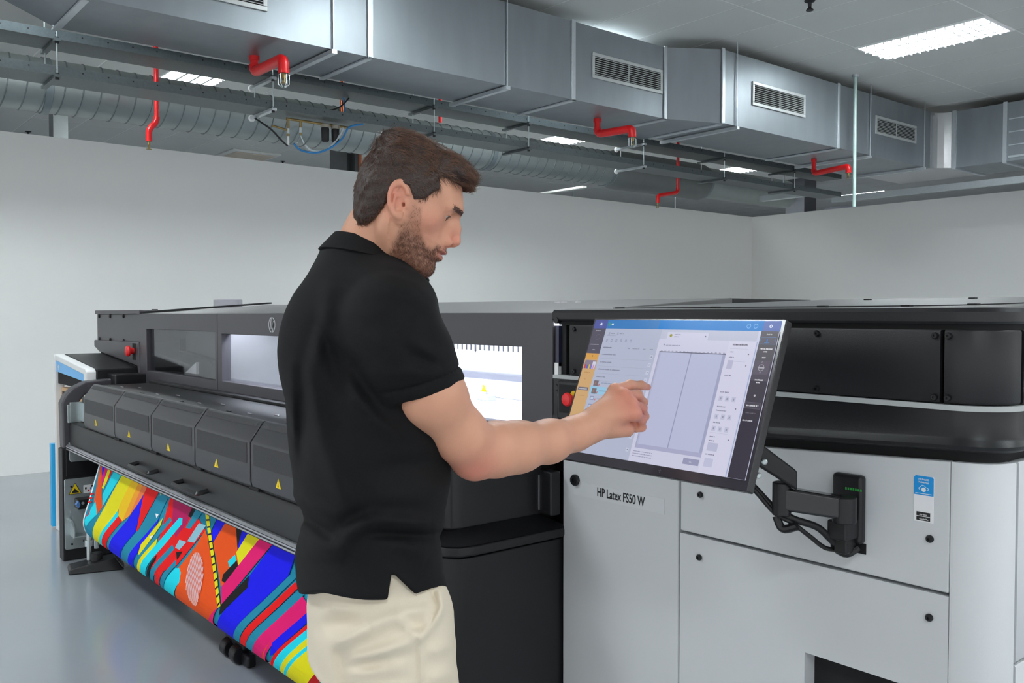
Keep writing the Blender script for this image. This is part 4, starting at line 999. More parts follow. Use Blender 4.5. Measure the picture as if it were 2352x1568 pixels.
# yellow and black hazard tape
A, B, C_, D_ = (-3.668, 0.0), (-3.629, 0.0), (-3.302, 0.334), (-3.321, 0.347)
A = (A[0] - 0.05, 0.0); B = (B[0] - 0.05, 0.0)
shape('y', [A, B, C_, D_])
for k in range(14):
    t0 = (k + 0.45) / 14; t1 = t0 + 0.016
    L = lambda P, Q, t: (P[0] + (Q[0] - P[0]) * t, P[1] + (Q[1] - P[1]) * t)
    shape('k', [L(A, D_, t0 + 0.012), L(B, C_, t0), L(B, C_, t1), L(A, D_, t1 + 0.012)])
# striped ellipse
ec, ea, eb = (-3.600, 0.298), 0.088, 0.098
for k in range(15):
    u = ec[0] - ea + 2 * ea * (k + 0.5) / 15
    h = eb * math.sqrt(max(0, 1 - ((u - ec[0]) / ea) ** 2)); sl = 0.30
    shape('ws', [(u - 0.0026 - sl * h, ec[1] - h), (u + 0.0026 - sl * h, ec[1] - h), (u + 0.0026 + sl * h, ec[1] + h), (u - 0.0026 + sl * h, ec[1] + h)])
for j in range(3):
    v = 0.205 + 0.022 * j
    shape('r', [(-5.235, v), (-5.185, v - 0.012), (-5.180, v - 0.004), (-5.235, v + 0.009)])
gr.build('printed_graphic', PMATS, pn, smooth=False)

# ================================================================ touch monitor
mo = thing('touch_monitor', 'tilted black touch monitor showing a print job screen', 'monitor')
ST = Vector((-1.477, 1.465, 1.441)); SA = Vector((1, 0, 0)); SD = Vector((0, -math.sin(R_(21)), -math.cos(R_(21)))); SN = Vector((0, -math.cos(R_(21)), math.sin(R_(21))))
def scr(a, b, c=0.0): return ST + SA * (a / 1000) + SD * (b / 1000) + SN * (c / 1000)
def slab(a0, b0, a1, b1, c0, c1):
    vs = [scr(a, b, c) for c in (c0, c1) for (a, b) in ((a0, b0), (a1, b0), (a1, b1), (a0, b1))]
    return MB().add(vs, [(0, 1, 2, 3), (7, 6, 5, 4), (0, 4, 5, 1), (1, 5, 6, 2), (2, 6, 7, 3), (3, 7, 4, 0)])
slab(0, 0, 508, 332, -22, -0.6).build('monitor_body', mat('monitor_black', (30, 30, 33), 0.35), mo, bevel=0.003)
slab(1, 1, 507, 331, -0.7, 0.0).build('front_glass', mat('monitor_bezel', (62, 59, 67), 0.16, var=0.02), mo, smooth=False)
slab(130, 70, 380, 290, -45, -22).build('rear_bulge', mat('monitor_black', (30, 30, 33)), mo, bevel=0.008)
ui = MB(); UC = []; UM = []; ul = [0]
def uicol(c):
    if c not in UC:
        UC.append(c); UM.append(mat('screen_%d_%d_%d' % c, c, 0.15, emit=0.94))
    return UC.index(c)
def rect(a0, b0, a1, b1, c, lay=None):
    ul[0] += 1; l = 0.10 + 0.004 * ul[0]
    ui.add([scr(a0, b0, l), scr(a1, b0, l), scr(a1, b1, l), scr(a0, b1, l)], [(0, 1, 2, 3)], uicol(c))
def disc(a, b, r, c, r0=0):
    ul[0] += 1; l = 0.10 + 0.004 * ul[0]; n = 18
    if r0:
        for k in range(n):
            t0, t1 = 2 * math.pi * k / n, 2 * math.pi * (k + 1) / n
            ui.add([scr(a + r0 * math.cos(t0), b + r0 * math.sin(t0), l), scr(a + r * math.cos(t0), b + r * math.sin(t0), l), scr(a + r * math.cos(t1), b + r * math.sin(t1), l), scr(a + r0 * math.cos(t1), b + r0 * math.sin(t1), l)], [(0, 1, 2, 3)], uicol(c))
    else:
        ui.add([scr(a + r * math.cos(2 * math.pi * k / n), b + r * math.sin(2 * math.pi * k / n), l) for k in range(n)], [tuple(range(n))], uicol(c))
def dashes(a0, b, w, c, h=1.9, seg=None):
    """a line of tiny unreadable lettering"""
    rnd = random.Random(int(a0 * 7 + b * 13)); a = a0
    while a < a0 + w - 1:
        s = rnd.uniform(1.2, 3.4); s = min(s, a0 + w - a)
        rect(a, b - h * rnd.uniform(0.8, 1.1), a + s, b, c); a += s + rnd.choice((0.5, 0.5, 0.5, 1.4))
LIL, LIL2, PAN, WHT, DK, DK2, GRY, TXT = (188, 192, 212), (178, 184, 206), (204, 204, 226), (210, 209, 230), (66, 62, 76), (78, 74, 88), (158, 160, 186), (140, 141, 160)
rect(5, 3.5, 500, 312, LIL)
rect(5, 3.5, 500, 24.5, (18, 124, 204)); rect(46, 3.5, 200, 24.5, (58, 124, 190)); rect(5, 3.5, 46, 24.5, (84, 92, 158)); rect(461, 3.5, 500, 25, (92, 112, 178))
disc(27, 14, 3.4, (214, 220, 240)); disc(27, 14, 6.5, (104, 112, 180), 5.6); disc(53, 14, 4, (70, 150, 120)); rect(60, 12, 66, 16, (206, 226, 240))
disc(428, 14.5, 5, (120, 184, 236), 3.8); disc(444, 14.5, 5, (120, 184, 236), 3.8); disc(478, 14.5, 3.4, (220, 226, 244), 1.6)
# left status column
rect(5, 24.5, 46, 84.6, (88, 84, 100)); rect(5, 84.6, 46, 312, (206, 166, 116)); rect(5, 234, 46, 312, (184, 160, 150)); rect(5, 84.6, 46, 98, (214, 160, 82))
dashes(16, 31, 16, (190, 190, 200)); disc(27, 45, 7, (104, 100, 116), 6); dashes(10, 64, 26, (170, 170, 182)); dashes(21, 77, 8, (180, 180, 190)); disc(26, 91, 2.4, (170, 130, 80))
rect(8, 101, 44, 121, (138, 126, 144)); rect(33, 104, 43, 121, (208, 206, 226))
for k, c in enumerate(((190, 70, 80), (90, 100, 190), (210, 180, 60), (120, 120, 200), (200, 150, 190))): rect(10 + 6.4 * k, 111 + 2 * (k % 2), 14 + 6.4 * k, 121, c)
dashes(14, 131, 18, (186, 140, 84)); dashes(20, 147, 6, (186, 140, 84)); rect(9, 165, 41, 172.6, (112, 110, 124)); dashes(12, 170.4, 25, (190, 190, 200), 2.6); dashes(15, 186, 18, (186, 150, 110)); rect(8, 236, 44, 239, (150, 134, 150))
# queue list
rect(46, 24.5, 212, 312, LIL2)
dashes(66, 37, 11, TXT); dashes(92, 37, 12, TXT); rect(58, 33, 63, 39, (160, 164, 190)); rect(84, 33, 89, 39, (160, 164, 190))
rect(54, 41, 84, 41.8, (150, 154, 180))
for k in range(6): rect(56 + 14.5 * k, 49.5, 61 + 14.5 * k, 56, (148, 152, 178)); rect(57.2 + 14.5 * k, 51, 60 + 14.5 * k, 54.5, LIL2)
dashes(54, 70.5, 26, (110, 110, 130), 2.4)
for a, w in ((128, 8), (142, 20), (172, 9), (192, 9)): dashes(a, 71, w, (140, 142, 164))
for b, w in ((87, 42), (105, 36), (122, 66), (139.5, 30)): dashes(55, b, w, (128, 130, 152), 2.2); rect(54, b + 8.2, 202, b + 8.7, (160, 164, 188))
rect(47, 161.5, 203, 179, (150, 196, 224)); 
for b in (147.5, 165.8): rect(54, b, 68, b + 12.5, (120, 108, 116)); rect(57, b + 3, 62, b + 9, (150, 120, 110)); rect(70, b + 7, 72.5, b + 12, (180, 90, 96)); dashes(76, b + 6, 48, (136, 150, 176), 2.2)
for b in (184, 202, 220, 238): rect(55, b, 67, b + 9, (140, 150, 182)); rect(57, b + 2, 65, b + 7, (188, 198, 224)); rect(70, b + 5, 72, b + 9, (200, 90, 90)); dashes(76, b + 6, 44, (150, 156, 182), 2.2)
for b in (87, 105, 122, 139, 165, 204, 239, 262, 290): rect(198, b - 4, 206, b + 4, (196, 200, 222)); disc(202, b, 1.2, (110, 112, 130))
# preview panel
rect(212, 46, 455, 312, PAN); rect(231, 30.5, 338, 46.2, PAN); disc(241, 38, 3.6, (150, 150, 60)); dashes(250, 36, 17, (150, 150, 176)); dashes(250, 41.4, 14, (160, 160, 186)); disc(331, 38.5, 1.7, (110, 110, 130))
rect(227, 56.5, 231, 60, (150, 150, 178)); dashes(234, 60.5, 40, (140, 140, 166))
rect(220.5, 74, 391, 283, (178, 182, 208)); rect(227, 76, 384, 274.5, (184, 188, 216)); rect(220.5, 73.4, 391.5, 75, (84, 84, 104)); rect(304.4, 75, 306.8, 274.5, (150, 152, 184)); rect(384, 75, 391, 283, (160, 164, 194)); rect(220.5, 274.5, 391, 283, (168, 170, 200)); rect(220.5, 75, 224, 283, (166, 168, 196))
for k in range(17): dashes(224 + 10 * k, 73, 5, (150, 150, 176), 1.6)
for b in (291, 296, 301): dashes(219, b, 52, (150, 150, 178))
rect(351, 288.5, 389.5, 300.5, (150, 152, 182)); dashes(366, 296, 8, (190, 192, 214))
# properties panel
rect(392, 47.5, 455, 312, WHT); dashes(402, 55.5, 35, (104, 100, 120), 3.4)
for b in (62, 88, 232): rect(398, b, 440, b + 0.5, (178, 178, 204))
for b, w in ((70, 8), (81, 12), (118, 16), (152, 20), (181, 20), (189, 24), (213, 16), (241, 12), (249, 14), (276, 22)): dashes(400, b, w, (138, 138, 162), 2.2)
rect(400, 86, 413, 104, (184, 184, 210)); rect(400, 252, 424, 268, (184, 186, 212)); rect(401, 282, 421, 299, (190, 192, 218))
for b in (159, 195, 219):
    for k in range(3): rect(400 + 15 * k, b, 409 + 15 * k, b + 10, (190, 192, 216)); rect(403 + 15 * k, b + 3, 406 + 15 * k, b + 7, (150, 152, 176))
for b in (73, 96, 182, 243): disc(444, b, 1.4, (110, 108, 130))
rect(455, 25, 461, 312, (200, 204, 228)); rect(456.6, 47, 458, 312, (150, 160, 200))
# right tool column
rect(461, 25, 500, 312, (58, 54, 66)); rect(461, 25, 500, 84, (88, 86, 94)); rect(461, 84, 500, 124, (84, 78, 92)); rect(461, 124, 500, 165, (66, 62, 74)); rect(461, 200, 500, 312, (54, 50, 64))
dashes(474, 33, 12, (178, 178, 186), 2.4); rect(462.5, 37, 497, 51.5, (92, 130, 176)); rect(463.3, 37.8, 496.2, 50.7, (94, 92, 104)); rect(477, 41, 479.6, 47, (60, 120, 200)); rect(473, 48, 484, 49, (80, 130, 190))
for b, w in ((62, 28), (67.5, 8), (79, 9), (123.5, 18), (128.5, 9)): dashes(480 - w / 2, b, w, (214, 214, 220), 2.6)
rect(462, 84, 496, 112, (96, 90, 104)); disc(479, 98, 6.6, (170, 168, 178), 5.6); rect(472, 96.5, 486, 99.5, (170, 168, 178)); disc(479, 87.5, 1.6, (160, 158, 168), 1); disc(479, 107.5, 1.6, (160, 158, 168), 1)
disc(479, 153, 2.2, (190, 188, 196)); rect(461.5, 165.8, 497, 178.6, (104, 98, 112)); rect(462.3, 166.6, 496.2, 177.8, (76, 72, 84)); dashes(466, 174, 26, (206, 206, 212), 3)
dashes(468, 188, 22, (104, 98, 110), 2); dashes(465, 203, 24, (196, 196, 204), 2.6)
ui.build('screen_image', UM, mo, smooth=False)
text_mesh('screen_lettering', 'Printing', 0.0068, scr(467, 142, 2.0), SA, -SD, mat('screen_text_white', (232, 232, 236), emit=0.9), mo, 0.00005, 'LEFT', 0.85)
lg_ = MB()
for (a, b, a2, b2) in ((300, 318, 300, 325), (297, 321, 303, 321)): lg_.add([scr(a - .7, b - .4, 0.2), scr(a2 + .7, b - .4, 0.2), scr(a2 + .7, b2 + .4, 0.2), scr(a - .7, b2 + .4, 0.2)], [(0, 1, 2, 3)])
lg_.build('bezel_mark', mat('bezel_mark_grey', (110, 108, 116), 0.3), mo, smooth=False)

# ================================================================ monitor arm
ar = thing('articulated_mount', 'black articulated monitor mount fixed to the white cabinet door', 'monitor mount')
MB().box(-1.030, -0.962, Y0 - 0.022, Y0, 0.972, 1.116).build('wall_plate', M_blackdeep, ar, bevel=0.008, seg=3)
gt_ = MB()
for k in range(7): gt_.box(-0.998 + 0.0055 * k, -0.9945 + 0.0055 * k, Y0 - 0.0228, Y0 - 0.0219, 1.084, 1.089)
gt_.build('green_lettering', mat('green_print', (40, 150, 60), 0.5), ar, smooth=False)
MB().box(-1.012, -0.968, Y0 - 0.070, Y0 - 0.015, 0.985, 1.026).build('pivot_block', M_black, ar, bevel=0.005)
MB().box(-1.005, -0.975, Y0 - 0.055, Y0 - 0.015, 0.955, 0.99).build('pivot_neck', M_blackdeep, ar, bevel=0.004)
P0 = Vector((-0.975, 1.685, 1.055)); P1 = Vector((-1.066, 1.60, 1.072))
MB().cyl((P0.x, P0.y, 1.024), (P0.x, P0.y, 1.078), 0.024, 24).build('rear_joint', M_blackdeep, ar, bevel=0.003)
def beam(p, q, w, h0, h1, name, m_=M_blackdeep):
    p, q = Vector(p), Vector(q); d = (q - p).normalized(); s = Vector((-d.y, d.x, 0)).normalized() * w
    vs = []
    for c, h in ((p, h0), (q, h1)):
        for sx in (-1, 1):
            for sz in (-1, 1): vs.append(c + s * sx + Vector((0, 0, sz * h)))
    return MB().add(vs, [(0, 1, 3, 2), (4, 6, 7, 5), (0, 4, 5, 1), (2, 3, 7, 6), (0, 2, 6, 4), (1, 5, 7, 3)]).build(name, m_, ar, bevel=0.006, seg=3)
beam(P0, P1, 0.018, 0.023, 0.024, 'lower_arm', mat('gloss_black', (22, 22, 24), 0.16, coat=0.4))
MB().cyl((P1.x, P1.y, 1.036), (P1.x, P1.y, 1.105), 0.019, 24).build('elbow_joint', M_black, ar, bevel=0.003)
MB().tube(arc_path([P1 + Vector((-0.012, 0.0, -0.04)), P1 + Vector((0.0, 0.0, -0.068)), P1 + Vector((0.03, 0.01, -0.055))], 0.02, 4), 0.009, 10).build('cable_hook', M_blackdeep, ar)
P2 = Vector((-1.052, 1.60, 1.118)); P3 = Vector((-1.115, 1.535, 1.185)); P4 = Vector((-1.22, 1.50, 1.262))
beam(P2 + Vector((0.012, 0.01, -0.006)), P3, 0.020, 0.020, 0.027, 'upper_arm')
beam(P3, P4, 0.024, 0.030, 0.034, 'tilt_bracket')
for (x, z) in ((-1.072, 1.152), (-1.086, 1.122)):
    MB().lathe((x, 1.548, z), (0.55, -0.83, 0), [(0.006, 0), (0.006, 0.006), (0.004, 0.008)], 14).build('bolt', M_zinc, ar)
slab(200, 130, 300, 230, -70, -45).build('vesa_plate', M_blackdeep, ar, bevel=0.004)
MB().box(-1.006, -0.962, Y0 - 0.002, Y0 + 0.002, 0.950, 0.972).build('cable_slot', M_gap, ar, smooth=False)
MB().tube(arc_path([(-1.022, 1.735, 0.982), (-1.022, 1.72, 0.958), (-0.985, 1.715, 0.948), (-0.972, 1.735, 0.965)], 0.015, 4), 0.007, 10).build('cable_saddle', M_blackdeep, ar)
for lb, pts, r in (('thick black monitor cable looping from screen to cabinet slot', [(-1.16, 1.52, 1.145), (-1.125, 1.575, 1.095), (-1.085, 1.60, 1.048), (-1.05, 1.62, 1.028), (-1.02, 1.66, 1.010), (-1.005, 1.70, 0.975), (-0.992, 1.735, 0.958)], 0.0075),
                   ('thin black monitor cable hanging below the thick one', [(-1.16, 1.52, 1.135), (-1.12, 1.57, 1.090), (-1.08, 1.595, 1.040), (-1.05, 1.615, 1.020), (-1.03, 1.65, 0.99), (-1.018, 1.69, 0.962), (-0.999, 1.735, 0.955)], 0.0048)):
    tag(MB().tube(spline(pts, 8), r, 12).build('monitor_cable', M_rubber), lb, 'cable', 'monitor cables')
# ================================================================ the person (surfaces grown from distance fields)
CY, SY = math.cos(R_(50.5)), math.sin(R_(50.5))
f32 = np.float32
def toworld(P):
    """figure coordinates: u to the right, d into the room, z up"""
    P = np.asarray(P, dtype=np.float64)
    return np.stack([CY * P[:, 0] - SY * P[:, 1], SY * P[:, 0] + CY * P[:, 1], P[:, 2]], 1)
TP = math.tan(R_(1.724))
def V(px, py, d):
    """survey helper: a sighted direction and a distance give a point of the figure"""
    a = (px - 1176) / 2060.0; b = (784 - py) / 2060.0
    c, s = math.cos(R_(1.724)), math.sin(R_(1.724))
    fwd = c + b * s; up = -s + b * c
    t = d / fwd
    return np.array([t * a, d, 1.45 + t * up])
def smin(a, b, k):
    h = np.clip(0.5 + 0.5 * (b - a) / k, 0, 1)
    return b + (a - b) * h - k * h * (1 - h)
def smax(a, b, k): return -smin(-a, -b, k)
def seg(P, a, b, ra, rb):
    a = np.asarray(a, f32); b = np.asarray(b, f32); ab = b - a
    t = np.clip(((P - a) @ ab) / max(1e-9, float(ab @ ab)), 0, 1)
    q = P - (a + t[:, None] * ab)
    return np.sqrt((q * q).sum(1)) - (ra + (rb - ra) * t)
def segdist(P, a, b): return seg(P, a, b, 0, 0)
def chain(P, pts, k=0.02):
    """pts: list of (point, radius)"""
    o = None
    for (a, ra), (b, rb) in zip(pts[:-1], pts[1:]):
        s = seg(P, a, b, ra, rb)
        o = s if o is None else smin(o, s, k)
    return o
def ell(P, c, r, M=None):
    q = P - np.asarray(c, f32)
    if M is not None: q = q @ np.asarray(M, f32)
    r = np.asarray(r, f32)
    k0 = np.sqrt(((q / r) ** 2).sum(1)); k1 = np.sqrt(((q / (r * r)) ** 2).sum(1)) + 1e-6
    return k0 * (k0 - 1) / k1
def sstep(a, b, x):
    t = np.clip((x - a) / (b - a), 0, 1); return t * t * (3 - 2 * t)
def vnoise(P, s, seed=0):
    """cheap smooth noise from sines"""
    rs = np.random.RandomState(seed); o = np.zeros(len(P), f32)
    for k in range(5):
        w = rs.normal(size=3) * s; o += np.sin(P @ w.astype(f32) + rs.uniform(0, 6.28)).astype(f32)
    return o / 5.0

def surface(sdf, lo, hi, h, slack=1.7):
    """sparse surface nets on a regular lattice of spacing h"""
    lo = np.array(lo, float); hi = np.array(hi, float)
    B = 8; H = h * B
    nb = np.ceil((hi - lo) / H).astype(int)
    I = np.stack(np.meshgrid(*[np.arange(n) for n in nb], indexing='ij'), -1).reshape(-1, 3)
    c = (lo + (I + 0.5) * H).astype(f32)
    dv = np.concatenate([sdf(c[i:i + 400000]) for i in range(0, len(c), 400000)])
    I = I[np.abs(dv) < H * 0.87 * slack]
    g = np.stack(np.meshgrid(*[np.arange(B + 1)] * 3, indexing='ij'), -1).reshape(-1, 3)
    vals = np.empty((len(I), (B + 1) ** 3), f32)
    step = 600
    for s in range(0, len(I), step):
        nodes = (I[s:s + step, None, :] * B + g[None]).reshape(-1, 3)
        vals[s:s + step] = sdf((lo + nodes * h).astype(f32)).reshape(-1, (B + 1) ** 3)
    Vv = vals.reshape(-1, B + 1, B + 1, B + 1)
    dims = nb * B + 2
    def key(ix): return (ix[..., 0].astype(np.int64) * dims[1] + ix[..., 1]) * dims[2] + ix[..., 2]
    corners = [(a, b, c_) for a in (0, 1) for b in (0, 1) for c_ in (0, 1)]
    cs = np.stack([Vv[:, a:a + B, b:b + B, c_:c_ + B] for a, b, c_ in corners], -1)
    ins = cs < 0
    act = ins.any(-1) & ~ins.all(-1)
    bi, xi, yi, zi = np.nonzero(act)
    cell = I[bi] * B + np.stack([xi, yi, zi], 1)
    cv = cs[bi, xi, yi, zi]
    pos = np.zeros((len(cell), 3)); cnt = np.zeros(len(cell))
    for i in range(8):
        for j in range(i + 1, 8):
            if sum(x != y for x, y in zip(corners[i], corners[j])) != 1: continue
            va, vb = cv[:, i], cv[:, j]
            m = (va < 0) != (vb < 0)
            t = np.where(m, va / np.where(m, va - vb, 1), 0)
            ca, cb = np.array(corners[i]), np.array(corners[j])
            pos += np.where(m[:, None], ca + t[:, None] * (cb - ca), 0); cnt += m
    pos = cell + pos / cnt[:, None]
    kk = key(cell); order = np.argsort(kk); ks = kk[order]
    faces = []
    for ax in range(3):
        e = [0, 0, 0]; e[ax] = 1
        v0 = Vv[:, :B, :B, :B]; v1 = Vv[:, e[0]:B + e[0], e[1]:B + e[1], e[2]:B + e[2]]
        cr = (v0 < 0) != (v1 < 0)
        bi, xi, yi, zi = np.nonzero(cr)
        n0 = I[bi] * B + np.stack([xi, yi, zi], 1)
        inside0 = v0[bi, xi, yi, zi] < 0
        o1, o2 = [(1, 2), (2, 0), (0, 1)][ax]
        quad = []
        ok = np.ones(len(n0), bool)
        for (p, q) in ((1, 1), (0, 1), (0, 0), (1, 0)):
            cc = n0.copy(); cc[:, o1] -= p; cc[:, o2] -= q
            k_ = key(cc); ix = np.searchsorted(ks, k_); ix = np.clip(ix, 0, len(ks) - 1)
            ok &= (ks[ix] == k_) & (cc >= 0).all(1)
            quad.append(order[ix])
        quad = np.stack(quad, 1)[ok]; fl_ = inside0[ok]
        quad[~fl_] = quad[~fl_][:, ::-1]
        faces.append(quad)
    faces = np.concatenate(faces)
    pos = lo + pos * h
    # pull the vertices onto the surface
    for _ in range(2):
        p = pos.astype(f32); e = h * 0.4
        d0 = sdf(p)
        gx = np.stack([sdf(p + np.array(v, f32) * e) - sdf(p - np.array(v, f32) * e) for v in ((1, 0, 0), (0, 1, 0), (0, 0, 1))], 1) / (2 * e)
        g2 = (gx * gx).sum(1) + 1e-6
        stp = np.clip(d0 / g2, -h * 0.5, h * 0.5)
        pos = pos - (gx * stp[:, None])
    nrm = gx / np.sqrt((gx * gx).sum(1) + 1e-9)[:, None]
    return pos, faces, nrm
def sdf_object(name, meshes, material, parent, colfun=None):
    vs, fs, off = [], [], 0
    cols = []
    for pos, faces in meshes:
        vs.append(pos); fs.append(faces + off); off += len(pos)
        if colfun is not None: cols.append(colfun(pos.astype(f32)))
    vs = np.concatenate(vs); fs = np.concatenate(fs)
    me = bpy.data.meshes.new(name)
    me.from_pydata(toworld(vs), [], fs.tolist())
    me.polygons.foreach_set('use_smooth', [True] * len(me.polygons))
    me.materials.append(material)
    if cols:
        at = me.color_attributes.new('tint', 'FLOAT_COLOR', 'POINT')
        cc = np.concatenate(cols); cc = np.concatenate([cc, np.ones((len(cc), 1))], 1)
        at.data.foreach_set('color', cc.astype(f32).ravel())
    me.update()
    o = bpy.data.objects.new(name, me)
    return link(o, parent)

# ---- skeleton measures
LAT = np.array([0.46, -0.888, 0.0]); FAC = np.array([0.888, 0.46, 0.0])       # towards the man's right side, and the way he faces
D0 = 1.62
SH = V(918, 742, 1.475); EL_ = V(1082, 1052, 1.585); WR = V(1342, 988, 1.745)
ARM = [(V(895, 728, 1.47), .058), (V(940, 812, 1.458), .0545), (V(992, 905, 1.47), .0505), (V(1062, 1003, 1.52), .0415), (V(1090, 1040, 1.55), .0385)]
FORE = [(V(1090, 1040, 1.55), .0385), (V(1136, 1032, 1.582), .0440), (V(1190, 1026, 1.622), .0415), (V(1262, 1013, 1.68), .0355), (V(1322, 995, 1.733), .0285), (V(1352, 982, 1.752), .0260)]
def arm_sdf(P):
    a = chain(P, ARM, 0.03); b = chain(P, FORE, 0.03)
    o = smin(a, b, 0.022)
    o = smin(o, seg(P, V(1080, 1062, 1.543), V(1088, 1066, 1.548), 0.023, 0.023), 0.02)     # point of the elbow
    return o
# hand: palm plate, four fingers, thumb
MC = [V(1413, 897, 1.808), V(1433, 910, 1.792), V(1448, 928, 1.778), V(1457, 950, 1.766)]
def fing(P, pts): return chain(P, pts, 0.006)
FING = [
    [(MC[0], .0125), (V(1447, 884, 1.838), .0100), (V(1473, 885, 1.850), .0086), (V(1488, 889, 1.860), .0068)],
    [(MC[1], .0125), (V(1464, 908, 1.822), .0102), (V(1477, 924, 1.838), .0088), (V(1470, 939, 1.834), .0074)],
    [(MC[2], .0122), (V(1474, 936, 1.808), .0100), (V(1480, 956, 1.824), .0086), (V(1467, 966, 1.818), .0074)],
    [(MC[3], .0115), (V(1474, 963, 1.792), .0090), (V(1474, 981, 1.804), .0078), (V(1461, 986, 1.802), .0066)],
]
THUMB = [(V(1385, 968, 1.79), .014), (V(1428, 972, 1.835), .0125), (V(1452, 968, 1.862), .0105), (V(1466, 962, 1.874), .0085)]
def hand_sdf(P):
    w = np.asarray(FORE[-1][0])
    o = seg(P, w, V(1385, 950, 1.772), .0250, .0225)
    for m in MC:
        o = smin(o, seg(P, V(1372, 962, 1.766), m, .0200, .0130), 0.016)
    for m, n in zip(MC[:-1], MC[1:]): o = smin(o, seg(P, m, n, .0115, .0115), 0.010)
    for m in MC: o = smin(o, np.sqrt(((P - np.asarray(m, f32)) ** 2).sum(1)) - 0.0132, 0.006)
    o = smin(o, seg(P, V(1372, 985, 1.765), V(1440, 985, 1.79), .021, .016), 0.018)          # heel of the hand, little-finger side
    o = smin(o, seg(P, V(1380, 955, 1.79), V(1430, 950, 1.815), .018, .014), 0.015)
    fg = None
    for F_ in FING:
        c = fing(P, F_)
        for (p, r) in F_[1:-1]: c = smin(c, np.sqrt(((P - np.asarray(p, f32)) ** 2).sum(1)) - r * 1.08, 0.003)
        fg = c if fg is None else np.minimum(fg, c)
    o = smin(o, fg, 0.0045)
    o = smin(o, seg(P, V(1445, 965, 1.80), V(1462, 972, 1.815), .0125, .0105), 0.006)
    th = fing(P, THUMB)
    o = smin(o, th, 0.010)
    # tendons on the back of the hand
    for m in MC[:4]:
        dd = segdist(P, V(1378, 955, 1.748), m)
        o = o - 0.0026 * np.exp(-(dd / 0.0095) ** 2)
    return o
# ---- head
PHI, PIT = R_(6), R_(25)
HO = V(915, 468, 1.6)
hf_ = np.array([math.cos(PHI), math.sin(PHI), 0]); hl = np.array([math.sin(PHI), -math.cos(PHI), 0])
HF = hf_ * math.cos(PIT) + np.array([0, 0, -math.sin(PIT)]); HN = hf_ * math.sin(PIT) + np.array([0, 0, math.cos(PIT)])
HM = np.stack([HF, hl, HN], 1).astype(f32)          # columns: forward, right, up of the head
def hloc(P): return (P - HO.astype(f32)) @ HM
def hw(f, l, n): return HO + HF * f + hl * l + HN * n
FN = np.array([-.112, -.100, -.092, -.082, -.072, -.060, -.048, -.036, -.022, -.006, .010, .020, .032, .045])
FF = np.array([.066, .092, .0985, .1015, .0995, .1025, .1040, .1065, .1010, .0960, .0960, .0975, .1050, .1020])
FW = np.array([.020, .038, .046, .0510, .0545, .0590, .0620, .0645, .0665, .0685, .0690, .0690, .0680, .0690])
FB = np.array([.045, .030, .018, .006, -.004, -.012, -.018, -.022, -.025, -.028, -.03, -.03, -.03, -.03])
